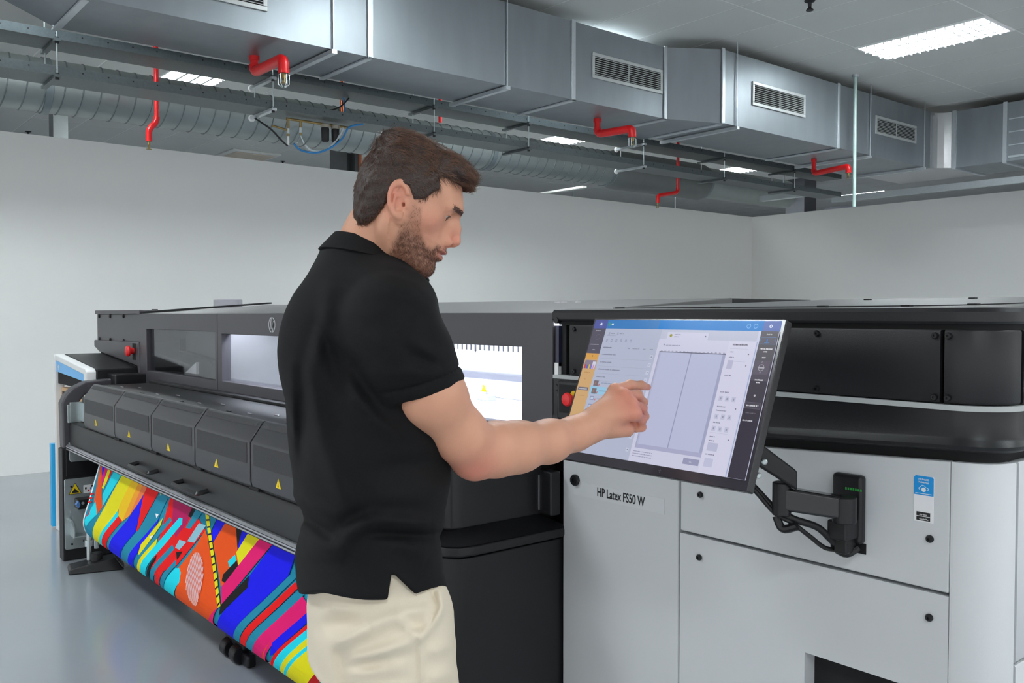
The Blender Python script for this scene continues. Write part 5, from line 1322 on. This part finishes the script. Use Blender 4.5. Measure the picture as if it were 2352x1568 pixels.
def head_local(Q):
    f, l, n = Q[:, 0], Q[:, 1], Q[:, 2]
    al = np.abs(l)
    sk = ell(Q, (.014, 0, .043), (.085, .0735, .073))
    sk = smin(sk, ell(Q, (-.010, 0, .018), (.058, .064, .058)), 0.03)
    ff = np.interp(n, FN, FF); fb = np.interp(n, FN, FB); w = np.interp(n, FN, FW)
    c = fb + (ff - fb) * 0.20
    a = np.where(f > c, ff - c, c - fb)
    k = np.sqrt((np.abs(f - c) / a) ** 2 + (al / w) ** 2)
    fc = (k - 1) * np.minimum(a, w) * 0.9
    fc = smax(fc, (-0.103) - n, 0.018); fc = smax(fc, n - 0.05, 0.02)
    o = smin(sk, fc, 0.022)
    Qa = np.stack([f, al, n], 1)
    o = smin(o, seg(Qa, (.006, .050, -.050), (.078, .020, -.086), .017, .014), 0.018)           # jaw
    o = smin(o, ell(Qa, (.046, .053, -.008), (.024, .0120, .013)), 0.03)                           # cheek bone
    o = smin(o, ell(Q, (.088, 0, -.082), (.0155, .018, .0145)), 0.014)                            # chin
    o = smin(o, seg(Qa, (.0985, .010, .0310), (.083, .043, .0285), .0080, .0075), 0.012)          # brow
    o = smax(o, -ell(Qa, (.1060, .031, .0150), (.0165, .0165, .0085)), 0.010)                     # eye socket
    # nose
    ns = chain(Q, [((.0985, 0, .0225), .0085), ((.1090, 0, .0040), .0088), ((.1195, 0, -.0165), .0095)], 0.01)
    ns = smin(ns, ell(Qa, (.0960, .0085, -.0040), (.0140, .0110, .0260)), 0.008)
    ns = smin(ns, ell(Qa, (.1050, .0125, -.0250), (.0115, .0066, .0078)), 0.006)
    ns = smin(ns, seg(Q, (.1170, 0, -.0240), (.1060, 0, -.0300), .0050, .0050), 0.006)
    o = smin(o, ns, 0.009)
    o = smax(o, -ell(Qa, (.1130, .0085, -.0310), (.0075, .0042, .0055)), 0.002)
    # lids, lips
    o = smin(o, ell(Qa, (.0795, .0315, .0160), (.0135, .0150, .0125)), 0.004)
    o = smax(o, -ell(Qa, (.0930, .0330, .0125), (.0110, .0135, .0028)), 0.0012)
    o = smin(o, ell(Q, (.1045, 0, -.0435), (.0098, .0220, .0054)), 0.005)
    o = smin(o, ell(Q, (.1020, 0, -.0555), (.0100, .0195, .0060)), 0.006)
    o = smax(o, -ell(Q, (.1130, 0, -.0495), (.0085, .0270, .0012)), 0.0025)
    # ear (near and far): bowl, rim, lobe
    ca, sa = math.cos(R_(-22.5)), math.sin(R_(-22.5))
    ef = (f - .0045) * ca - (n + .0045) * sa; en = (f - .0045) * sa + (n + .0045) * ca
    el_l = al - (.0745 + np.clip(-ef, -0.014, 0.03) * 0.42)
    E_ = np.stack([ef, el_l, en], 1)
    er = ell(E_, (0, .0005, .003), (.0165, .0055, .0285))
    er = smin(er, ell(E_, (.004, .0, -.0255), (.0090, .0050, .0100)), 0.006)
    rr = np.sqrt((ef / .0160) ** 2 + ((en - .004) / .0275) ** 2 + 1e-6)
    ring = np.sqrt(((rr - 1) * 0.0180) ** 2 + (el_l - .0080) ** 2) - .0037
    ring = np.where(ef > 0.008, np.maximum(ring, 0.002 - (en - .010)), ring)
    er = smin(er, ring, 0.003)
    er = smin(er, seg(E_, (-.0085, .0065, -.012), (-.006, .0070, .010), .0030, .0028), 0.003)
    er = smax(er, -ell(E_, (.0035, .0085, -.002), (.0088, .0090, .0120)), 0.002)
    er = smax(er, -ell(E_, (.001, .0095, .0165), (.0090, .0068, .0068)), 0.002)
    er = smin(er, ell(E_, (.0135, .0035, -.004), (.0040, .0045, .0065)), 0.003)
    o = smin(o, er, 0.004)
    o = smax(o, -ell(E_, (.0085, .0, -.004), (.0026, .0090, .0036)), 0.003)
    return o
NB = V(846, 612, 1.628); NT = V(880, 505, 1.612)
def head_sdf(P):
    o = head_local(hloc(P))
    nk = chain(P, [(V(838, 640, 1.635), .066), (NB, .0585), (V(862, 556, 1.622), .0555), (NT, .0545)], 0.03)
    nk = smin(nk, seg(P, V(905, 505, 1.545), V(900, 625, 1.60), .018, .014), 0.02)
    nk = smin(nk, seg(P, V(905, 560, 1.60), V(895, 640, 1.63), .030, .034), 0.02)
    return smin(o, nk, 0.020)
# ---- torso and legs under the clothes
zz_ = lambda py: 1.45 + (722 - py) / 1287.0
TZ = np.array([zz_(v) for v in (1420, 1370, 1300, 1230, 1160, 1100, 1000, 900, 800, 720, 665, 620, 585, 560)])
TC = np.array([846, 850, 842, 845, 847, 848, 845, 834, 826, 826, 822, 824, 830, 834.])
TW = np.array([.180, .181, .178, .177, .181, .187, .196, .203, .203, .192, .160, .112, .080, .068])
TT = np.array([.113, .113, .113, .114, .122, .130, .133, .130, .120, .104, .092, .082, .074, .070])
o_ = np.argsort(TZ); TZ, TC, TW, TT = TZ[o_], TC[o_], TW[o_], TT[o_]
def torso(P, grow=0.0):
    z = P[:, 2]
    cu = np.interp(z, TZ, (TC - 1176) / 2060 * D0); w = np.interp(z, TZ, TW) + grow; t = np.interp(z, TZ, TT) + grow
    du = P[:, 0] - cu; dd = P[:, 1] - D0
    a = du * LAT[0] + dd * LAT[1]; b = du * FAC[0] + dd * FAC[1]
    k = ((np.abs(a) / w) ** 2.3 + (np.abs(b) / t) ** 2.3) ** (1 / 2.3)
    s = (k - 1) * np.minimum(w, t) * 0.95
    return s
TOPZ = zz_(566)
CEN = lambda py, d=D0: V(848, py, d)
HIPC = V(860, 1330, D0)
def legpt(side, py, fwd, lat=0.088):
    c = V(880, py, D0); return c + LAT * side * lat + FAC * fwd
def ground(p, z): q = np.array(p); q[2] = z; return q
LEG = {}
for s in (1, -1):
    hip = legpt(s, 1385, 0.0); 
    knee = ground(hip + FAC * 0.035 + LAT * s * 0.01, 0.50); ank = ground(hip + FAC * (-0.01 if s > 0 else 0.03) + LAT * s * 0.02, 0.09)
    LEG[s] = (hip, knee, ank)
def body_low(P):
    o = smax(torso(P, -0.026), 0.90 - P[:, 2], 0.03)
    o = smax(o, P[:, 2] - 1.53, 0.03)
    for s in (1, -1):
        h, k, a = LEG[s]
        o = smin(o, chain(P, [(h, .066), (k, .050), (a, .038)], 0.03), 0.03)
    ls = V(800, 735, 1.75); le = V(760, 990, 1.80); lw = V(800, 1230, 1.80)
    o = smin(o, chain(P, [(V(795, 715, 1.74), .055), (le, .042), (lw, .028), (V(812, 1300, 1.79), .024)], 0.03), 0.03)
    for k in range(4):
        a = V(806 + 5 * k, 1300, 1.775 + 0.012 * k); b = V(812 + 5 * k, 1372 - 8 * (k in (0, 3)), 1.775 + 0.012 * k)
        o = smin(o, seg(P, a, b, .010, .008), 0.006)
    o = smin(o, seg(P, V(815, 1270, 1.77), V(838, 1330, 1.76), .012, .009), 0.008)
    return o
# ---- skin tint per vertex: base, beard, lips, flush
BASE = np.array(lin((214, 158, 130))[:3]); BEARD = np.array(lin((78, 46, 34))[:3]); LIP = np.array(lin((196, 112, 104))[:3]); FLUSH = np.array(lin((214, 128, 112))[:3])
def beardmask(Q):
    f, l, n = Q[:, 0], Q[:, 1], Q[:, 2]
    top = np.interp(f, [.028, .044, .050, .056, .066, .0775, .088, .094, .112], [.012, .006, -.010, -.024, -.037, -.047, -.046, -.037, -.033])
    m = sstep(0.004, -0.010, n - top) * sstep(.018, .034, f) * (0.34 + 0.66 * np.maximum(sstep(-.026, -.056, n), sstep(.082, .095, f)))
    m = m * sstep(-.125, -.104, n + 0.25 * (0.06 - np.minimum(f, .06)))
    lipm = np.exp(-(((n + .049) / .0105) ** 4 + (l / .021) ** 4)) * (f > .085)
    return np.clip(m, 0, 1) * (1 - 0.9 * lipm), lipm * (f > .085)
def skin_col(P):
    c = np.repeat(BASE[None], len(P), 0)
    n1 = (vnoise(P, 60, 3) * 0.5 + vnoise(P, 160, 4) * 0.5)[:, None]
    c = c * (1 + 0.05 * n1)
    def flush(p, r, k):
        g = k * np.exp(-(((P - np.asarray(p, f32)) ** 2).sum(1)) / (r * r))[:, None]
        return g
    for p, r, k in ((hw(.115, 0, -.015), .022, .55), (hw(-.010, .082, .0), .030, .55), (hw(.07, .06, -.012), .03, .35), (V(1086, 1078, 1.52), .042, .75), (np.asarray(MC[1]), .03, .5), (np.asarray(MC[3]), .03, .6), (np.asarray(MC[2]), .03, .5), (FING[0][3][0], .016, .4), (FING[3][1][0], .025, .5), (FING[2][1][0], .02, .4)):
        g = flush(p, r, k); c = c * (1 - g) + FLUSH * g
    Q = hloc(P)
    near = (np.abs(Q).max(1) < 0.2)
    m, lm = beardmask(Q)
    m = (m * near)[:, None]; lm = (lm * near)[:, None]
    m = m * (0.78 + 0.3 * vnoise(P, 500, 9)[:, None])
    m = np.clip(m, 0, 1) * 0.88
    c = c * (1 - m) + BEARD * m
    c = c * (1 - 0.75 * lm) + LIP * 0.75 * lm
    # shaved sideburn shade and brow shade
    br = np.exp(-((Q[:, 2] - .0305) / .0045) ** 2) * (np.abs(Q[:, 1]) > .008) * (np.abs(Q[:, 1]) < .046) * (Q[:, 0] > .070) * near
    br = (0.85 * br)[:, None]; c = c * (1 - br) + np.array(lin((58, 40, 34))[:3]) * br
    return np.clip(c, 0, 1)
M_skin = mat('skin', (226, 176, 150), 0.48, sss=0.12, bump=0.10, bscale=420, spec=0.4)
nt = M_skin.node_tree; ca_ = nt.nodes.new('ShaderNodeVertexColor'); ca_.layer_name = 'tint'
for l_ in list(nt.links):
    if l_.to_socket.name == 'Base Color': nt.links.remove(l_)
nt.links.new(ca_.outputs['Color'], nt.nodes['Principled BSDF'].inputs['Base Color'])

man = thing('person', 'man in black polo shirt and cream trousers touching the monitor screen', 'person')
hp, hfa, hn_ = surface(head_sdf, HO - np.array([.20, .16, .20]), HO + np.array([.19, .17, .17]), 0.0024)
keep = hp[:, 2] > 1.46
ap, afa, an_ = surface(lambda P: smin(arm_sdf(P), hand_sdf(P), 0.02), V(880, 700, 1.40) * [1, 1, 0] + [-.03, 0.0, 1.08], V(1500, 700, 1.93) * [1, 1, 0] + [0, 0, 1.54], 0.0026)
lp_, lfa, ln_ = surface(body_low, (-.62, 1.30, 0.03), (-.05, 1.98, 1.56), 0.010)
body = sdf_object('body', [(hp, hfa), (ap, afa), (lp_, lfa)], M_skin, man, skin_col)
# ---- eyes
M_eye = mat('eye_white', (190, 168, 156), 0.5); M_iris = mat('iris_brown', (62, 46, 38), 0.12)
for s in (1, -1):
    c = toworld(np.array([hw(.0785, s * .0320, .0140)]))[0]; ax = toworld(np.array([hw(.0785 + .94, s * .0320, .0140 - .34)]))[0] - c
    ax = Vector(ax).normalized()
    e = MB(); r = .0128
    e.lathe(Vector(c), ax, [(r * math.sin(t), -r * math.cos(t)) for t in [math.pi * k / 12 for k in range(1, 12)]], 20)
    eo = e.build('eye', M_eye, body)
    MB().lathe(Vector(c) + ax * (r * 0.90), ax, [(.0072, -.0008), (.0062, .0010), (.001, .0018)], 18).build('iris', M_iris, eo)

lash = spline([tuple(toworld(np.array([hw(*q)]))[0]) for q in ((.0925, .020, .0155), (.0925, .030, .0165), (.0860, .040, .0145), (.0790, .0450, .0115))], 5)
MB().tube(lash, [.0004] + [.0010] * (len(lash) - 2) + [.0004], 6).build('eyelashes', M_iris, body)

# ---- polo shirt
HEMZ = zz_(1372)
SLA = np.asarray(ARM[0][0]); SLB = V(970, 898, 1.47); SLD = (SLB - SLA) / np.linalg.norm(SLB - SLA)
HEMN = V(1015, 985, 1.47) - V(945, 815, 1.455); HEMN = HEMN / np.linalg.norm(HEMN)
HEMN = HEMN + np.array([-0.10, 0, 0.0]); HEMN = HEMN / np.linalg.norm(HEMN)
def uz(px, py, d=1.47):
    p = V(px, py, d); return p[0], p[2]
def fold(P, o, a, b, w, amp, d=1.47, dmax=1.66):
    """a crease or ridge running from a to b over the near side"""
    a = uz(*a, d); b = uz(*b, d)
    A = np.array(a, f32); B = np.array(b, f32); ab = B - A
    # compensate the widening of the figure with distance
    q = np.stack([P[:, 0] * d / P[:, 1], 1.45 + (P[:, 2] - 1.45) * d / P[:, 1]], 1)
    t = np.clip(((q - A) @ ab) / float(ab @ ab), 0, 1)
    dd = q - (A + t[:, None] * ab)
    r2 = (dd * dd).sum(1)
    g = np.exp(-r2 / (w * w)) * sstep(dmax + 0.04, dmax - 0.04, P[:, 1]) * np.sin(np.pi * np.clip(t * 0.9 + 0.05, 0, 1)) ** 0.5
    return o - amp * g.astype(f32)
def shirt_sdf(P):
    o = torso(P, 0.0) - 0.009 * sstep(1.06, 0.96, P[:, 2])
    # shoulders and yoke
    o = smin(o, chain(P, [(V(872, 662, 1.60), .050), (V(902, 708, 1.515), .064), (V(905, 742, 1.475), .066)], 0.03), 0.045)
    o = smin(o, chain(P, [(V(820, 662, 1.67), .050), (V(800, 712, 1.745), .060), (V(790, 760, 1.76), .055)], 0.03), 0.045)
    # shoulder blade
    o = smin(o, ell(P, V(775, 800, 1.56), (.10, .09, .13)), 0.05)
    o = smax(o, P[:, 2] - TOPZ, 0.01)
    # right sleeve
    sl = chain(P, [(V(898, 730, 1.465), .070), (V(935, 812, 1.462), .0690), (V(1005, 945, 1.485), .0640)], 0.03)
    q = (P - np.asarray(V(970, 898, 1.47), f32)) @ HEMN.astype(f32)
    groove = 0.0040 * np.exp(-((q + 0.0215) / 0.0030) ** 2) + np.where(q > -0.0215, -0.0014, 0)
    sl = smax(sl + groove, q, 0.004)
    o = smin(o, sl, 0.016)
    # left sleeve
    o = smin(o, smax(chain(P, [(V(795, 725, 1.745), .066), (V(765, 930, 1.79), .058)], 0.03), 1.27 - P[:, 2], 0.004), 0.03)
    # folds
    F = lambda a, b, w, am, dm=1.66: fold(P, o, a, b, w, am * 2.1, 1.47, dm)
    o = F((760, 640), (712, 860), .016, .0045, 1.9); o = F((712, 860), (738, 1010), .014, .0045, 1.9); o = F((738, 1010), (800, 1180), .016, .004)
    o = F((735, 700), (690, 860), .012, -.003, 1.9); o = F((690, 860), (692, 1060), .012, -.0035, 1.9); o = F((672, 840), (676, 1060), .010, .003, 1.9)
    o = F((735, 745), (790, 900), .014, -.005); o = F((780, 800), (880, 960), .016, -.005); o = F((800, 880), (900, 1000), .014, .004)
    o = F((840, 760), (940, 830), .016, .003); o = F((900, 800), (1010, 842), .014, -.003); o = F((930, 770), (1020, 830), .012, .0028)
    o = F((880, 655), (985, 690), .014, .0025); o = F((860, 690), (960, 720), .014, -.002); o = F((900, 860), (1030, 850), .011, .0028)
    o = F((672, 1165), (770, 1235), .012, -.0085); o = F((680, 1140), (790, 1200), .015, .005); o = F((780, 1240), (850, 1195), .015, .006); o = F((850, 1195), (990, 1205), .016, .006)
    o = F((845, 1222), (1000, 1228), .011, -.006); o = F((780, 1205), (850, 1172), .014, -.004); o = F((690, 1260), (800, 1262), .022, .005); o = F((930, 1250), (985, 1280), .016, .003)
    o = F((850, 1150), (980, 1130), .020, .003); o = F((870, 1080), (1000, 1060), .018, -.003); pass
    o = o + 0.0012 * vnoise(P, 22, 5) + 0.0006 * vnoise(P, 60, 6)
    hem = 0.944 + 0.043 * sstep(1.63, 1.46, P[:, 1]) + 0.012 * sstep(-0.02, 0.10, (P[:, 0] - (848 - 1176) / 2060 * D0) * FAC[0] + (P[:, 1] - D0) * FAC[1])
    o = smax(o, hem - P[:, 2], 0.004)
    # vent at the side seam
    A = V(906, 1318, 1.44); n1 = np.array([-(1385 - 1318), 0, -(893 - 906)], float)
    vx, vz = uz(905, 1318, 1.45)
    qx = P[:, 0] * 1.45 / P[:, 1] - vx; qz = 1.45 + (P[:, 2] - 1.45) * 1.45 / P[:, 1] - vz
    left = -0.004 - 0.16 * (-qz); right = 0.000 + 1.05 * (-qz)
    wd = np.maximum(np.maximum(left - qx, qx - right), qz)
    wd = np.maximum(wd, P[:, 1] - 1.55)
    o = smax(o, -wd, 0.003)
    return o
sp_, sfa, sn_ = surface(shirt_sdf, (-.66, 1.33, 0.90), (-.06, 1.98, 1.60), 0.0042)
M_shirt = mat('black_pique_cotton', (9, 9, 11), 0.8, var=0.10, scale=900, bump=0.3, bscale=1400, spec=0.28)
shirt = sdf_object('polo_shirt', [(sp_, sfa)], M_shirt, man)
# ---- collar: a folded band around the neck
cl = MB(); NC = 56
ring_rows = []
cz = V(846, 590, 1.625)
for k in range(NC):
    a = 2 * math.pi * k / NC
    lx_, fx_ = math.sin(a), math.cos(a)                      # right, forward
    dirv = LAT * lx_ + FAC * fx_
    back = 0.5 - 0.5 * fx_
    ctr = V(846, 600, 1.625) + FAC * 0.012
    ztop = zz_(616) + 0.060 * back ** 0.8
    rt = 0.0615 + 0.008 * abs(fx_)
    ztop += 0.004
    rows = [(rt - 0.003, ztop - 0.02), (rt, ztop - 0.002), (rt + 0.003, ztop + 0.001), (rt + 0.006, ztop - 0.002), (rt + 0.018, ztop - 0.014), (rt + 0.030 + 0.001 * back, ztop - 0.028), (rt + 0.028, ztop - 0.031), (rt + 0.012, ztop - 0.022)]
    ring_rows.append([ctr * [1, 1, 0] + dirv * r + np.array([0, 0, z]) for r, z in rows])
vs = [p for r in ring_rows for p in r]; n8 = 8
fs = []
for k in range(NC):
    for j in range(n8):
        fs.append((k * n8 + j, k * n8 + (j + 1) % n8, ((k + 1) % NC) * n8 + (j + 1) % n8, ((k + 1) % NC) * n8 + j))
cl.add(toworld(np.array(vs)), fs)
cl.build('collar', mat('black_rib_collar', (13, 13, 15), 0.85, var=0.12, scale=600, bump=0.3, bscale=900, spec=0.3), man, angle=80)

# ---- trousers, shoes
PZ = np.array([zz_(v) for v in (1600, 1520, 1450, 1400, 1350, 1300)])
def trousers_sdf(P):
    o = torso(P, -0.010)
    hipv = ell(P, V(880, 1440, D0), (.113, .150, .105))
    o = smin(o, hipv, 0.02)
    o = smax(o, P[:, 2] - zz_(1268), 0.006)
    o = smax(o, 0.80 - P[:, 2], 0.02)
    for s in (1, -1):
        h, k, a = LEG[s]
        o = smin(o, chain(P, [(h, .094), ((h * 0.6 + k * 0.4), .087), (k, .073), (ground(a, 0.07), .066)], 0.03), 0.020)
    o = smax(o, 0.045 - P[:, 2], 0.004)
    F = lambda a, b, w, am, dm=1.72: fold(P, o, a, b, w, am * 2.2, 1.47, dm)
    base_ = o
    o = F((770, 1478), (850, 1440), .014, .006); o = F((770, 1490), (800, 1520), .012, -.003); o = F((850, 1440), (930, 1405), .014, .004)
    o = F((735, 1390), (880, 1400), .018, .003); o = F((740, 1440), (830, 1425), .015, -.004); o = F((800, 1522), (960, 1468), .013, .006); o = F((790, 1530), (880, 1522), .011, -.005)
    o = F((782, 1500), (800, 1600), .013, -.005); o = F((800, 1545), (930, 1530), .014, .0035); o = F((800, 1600), (940, 1580), .013, .003)
    o = F((992, 1356), (1004, 1388), .0042, -.0026); o = F((1004, 1388), (984, 1444), .0042, -.0028); o = F((1012, 1345), (1014, 1400), .008, .004); o = F((1014, 1400), (968, 1464), .008, .0045)
    o = F((915, 1420), (960, 1462), .010, .004); o = F((920, 1400), (985, 1400), .010, .003); o = F((930, 1440), (980, 1430), .010, -.003)
    o = F((964, 1470), (968, 1600), .006, .0022); o = F((958, 1470), (962, 1600), .004, -.002); o = F((980, 1500), (1035, 1480), .012, .003); o = F((985, 1560), (1040, 1545), .012, .003)
    o = F((930, 1340), (925, 1400), .010, .002)
    o = o + 0.0012 * vnoise(P, 26, 15)
    k_ = sstep(0.99, 0.955, P[:, 2])
    k_ = np.maximum(k_, sstep((945 - 1176) / 2060 * 1.47, (965 - 1176) / 2060 * 1.47, P[:, 0]) * sstep(1.02, 1.0, P[:, 2]))
    o = base_ + (o - base_) * k_
    return o
tp_, tfa, tn_ = surface(trousers_sdf, (-.62, 1.30, 0.03), (-.05, 1.96, 1.05), 0.0040)
M_trous = mat('cream_twill', (228, 216, 194), 0.8, var=0.05, scale=700, bump=0.2, bscale=1300)
tr_o = sdf_object('trousers', [(tp_, tfa)], M_trous, man)
for s in (1, -1):
    a = LEG[s][2]
    def shoe_sdf(P, a=a):
        h = ground(a, 0.055) - FAC * 0.045; t = ground(a, 0.040) + FAC * 0.135
        o = seg(P, h, t, .046, .040)
        o = smin(o, seg(P, ground(a, 0.09), ground(a, 0.06) + FAC * 0.04, .042, .040), 0.02)
        return smax(o, 0.001 - P[:, 2], 0.006)
    c = ground(a, 0.0)
    q, qf, _ = surface(shoe_sdf, c - np.array([.22, .22, .004]), c + np.array([.24, .24, .15]), 0.006)
    sdf_object('shoe', [(q, qf)], mat('white_trainer', (222, 222, 220), 0.6), man)

# ---- hair
def hair_sdf(P):
    Q = hloc(P); f, l, n = Q[:, 0], Q[:, 1], Q[:, 2]; al = np.abs(l)
    cap = ell(Q, (.010, 0, .042), (.092, .0815, .0830))
    cap = smin(cap, ell(Q, (-.018, 0, .004), (.060, .0735, .062)), 0.03)
    cap = smin(cap, ell(Q, (.058, 0, .096), (.040, .056, .024)), 0.02)             # quiff
    cap = smin(cap, ell(Q, (.086, .010, .090), (.018, .046, .017)), 0.014)
    cap = smin(cap, ell(Q, (-.030, .005, .088), (.048, .050, .032)), 0.02)
    cap = smin(cap, ell(Q, (-.036, 0, -.038), (.027, .052, .034)), 0.02)
    # leave the face, ears and neck free
    fh = np.interp(n, [-.06, -.010, .004, .010, .026, .047, .054, .061, .066, .070, .076, .09], [.000, .012, .030, .040, .045, .0567, .0535, .0504, .0533, .0600, .1000, .2])
    cut = f - fh
    cap = smax(cap, cut * 0.8, 0.004)
    ear = ell(np.stack([f, al, n], 1), (.0045, .078, -.006), (.0200, .03, .034))
    cap = smax(cap, -ear, 0.004)
    lowb = np.interp(f, [-.1, -.048, -.028, -.020, -.016, -.009, .03, .045], [-.064, -.066, -.056, -.040, -.020, -.001, .004, .010])
    cap = smax(cap, lowb - n, 0.004)
    # locks
    wv = vnoise(np.stack([f * 0.55, l, n * 0.55], 1), 150, 21)
    cap = cap + 0.0030 * wv * sstep(0.0, .05, n + .03) + 0.0018 * vnoise(Q, 260, 22)
    return cap
hrp, hrf, hrn = surface(hair_sdf, HO - np.array([.17, .13, .14]), HO + np.array([.17, .13, .19]), 0.003)
M_hair = mat('dark_brown_hair', (52, 37, 31), 0.55, var=0.35, scale=90, stretch=(1, 1, 1), bump=0.5, bscale=320)
hair = sdf_object('hair', [(hrp, hrf)], M_hair, man)
def strands(name, roots, dirs, nrm, length, r, m_, parent, seg_=4, lift=0.25, curl=0.12, seed=1):
    rs = np.random.RandomState(seed); N = len(roots)
    L = length * rs.uniform(0.6, 1.25, N)
    d = dirs / (np.linalg.norm(dirs, axis=1)[:, None] + 1e-9)
    pts = [roots]; p = roots.copy()
    for k in range(seg_):
        t = k / seg_
        step = d + nrm * (lift * (1 - 2.1 * t))[..., None] if np.ndim(lift) else d + nrm * (lift * (1 - 2.1 * t))
        step = step + rs.normal(size=(N, 3)) * curl
        step /= np.linalg.norm(step, axis=1)[:, None]
        p = p + step * (L / seg_)[:, None]
        pts.append(p)
    pts = np.stack(pts, 1)                                     # N, seg+1, 3
    side = np.cross(d, nrm); side /= np.linalg.norm(side, axis=1)[:, None] + 1e-9
    up = np.cross(side, d)
    vs = np.zeros((N, seg_ + 1, 3, 3))
    for k in range(seg_ + 1):
        rr = r * (1 - 0.8 * (k / seg_) ** 2)
        for j in range(3):
            a = 2 * math.pi * j / 3
            vs[:, k, j] = pts[:, k] + (side * math.cos(a) + up * math.sin(a)) * rr
    base = (np.arange(N) * (seg_ + 1) * 3)[:, None]
    fl_ = []
    for k in range(seg_):
        for j in range(3):
            q = np.array([k * 3 + j, k * 3 + (j + 1) % 3, (k + 1) * 3 + (j + 1) % 3, (k + 1) * 3 + j])
            fl_.append(base + q[None])
    fs = np.concatenate(fl_)
    me = bpy.data.meshes.new(name); me.from_pydata(toworld(vs.reshape(-1, 3)), [], fs.tolist())
    me.polygons.foreach_set('use_smooth', [True] * len(me.polygons)); me.materials.append(m_)
    o = bpy.data.objects.new(name, me)
    return link(o, parent)
rs = np.random.RandomState(11)
idx = rs.choice(len(hrp), 16000)
Qh = hloc(hrp[idx].astype(f32))
ok_ = ell(np.stack([Qh[:, 0], np.abs(Qh[:, 1]), Qh[:, 2]], 1).astype(f32), (.0045, .080, -.004), (.027, .03, .040)) > 0
idx = idx[ok_]; Qh = Qh[ok_]; Nw = hrn[idx]
crown = np.array([-.060, .0, .105])
fl_dir = Qh - crown; fl_dir[:, 0] += 0.02
fw = sstep(.03, .09, Qh[:, 2])[:, None]
fl_dir = fl_dir / (np.linalg.norm(fl_dir, axis=1)[:, None] + 1e-6)
fl_dir = fl_dir * (1 - 0.55 * fw) + np.array([.9, .25, .12]) * 0.55 * fw
fl_dir[:, 2] -= 0.35 * (1 - fw[:, 0])
lk = np.stack([vnoise(Qh, 70, 41), vnoise(Qh, 70, 42), vnoise(Qh, 70, 43)], 1)
fl_dir = fl_dir + lk * (0.55 + 0.5 * fw)
dw = fl_dir @ HM.T
dw = dw - Nw * (dw * Nw).sum(1)[:, None]
lenf = 0.013 + 0.012 * fw[:, 0]
M_strand = mat('hair_strand', (104, 74, 58), 0.40, var=0.6, scale=60)
strands('hair_strands', hrp[idx] - Nw * 0.002, dw, Nw, lenf, 0.00034, M_strand, hair, 4, 0.20, 0.14, 3)
tag(bpy.data.objects['hair_strands'], kind='stuff')
# beard stubble, brows
Qb = hloc(hp.astype(f32)); mk, lmk = beardmask(Qb)
sel = np.nonzero((mk > 0.12) & (Qb[:, 0] > 0.0))[0]
pw = mk[sel] ** 1.5; sel = rs.choice(sel, 12000, p=pw / pw.sum())
db = np.tile(HN * -0.8 + HF * 0.25, (len(sel), 1)); nb_ = hn_[sel]; db = db - nb_ * (db * nb_).sum(1)[:, None] + rs.normal(size=(len(sel), 3)) * 0.25
bo = strands('beard', hp[sel] - nb_ * 0.0006, db, nb_, 0.0048, 0.00020, mat('beard_hair', (98, 58, 40), 0.5, var=0.5, scale=160), man, 2, 0.40, 0.2, 5)
tag(bo, kind='stuff')
selb = np.nonzero((np.abs(Qb[:, 2] - .0310) < .0042) & (np.abs(Qb[:, 1]) > .009) & (np.abs(Qb[:, 1]) < .046) & (Qb[:, 0] > .070))[0]
if len(selb):
    selb = rs.choice(selb, 500); nb_ = hn_[selb]
    db = HF * -0.5 + HN * 0.2 + np.sign(Qb[selb, 1])[:, None] * hl * 0.8; db = db - nb_ * (db * nb_).sum(1)[:, None]
    tag(strands('eyebrows', hp[selb], db, nb_, 0.0048, 0.0003, mat('brow_hair', (46, 32, 27), 0.5), man, 2, 0.03, 0.10, 6), kind='stuff')
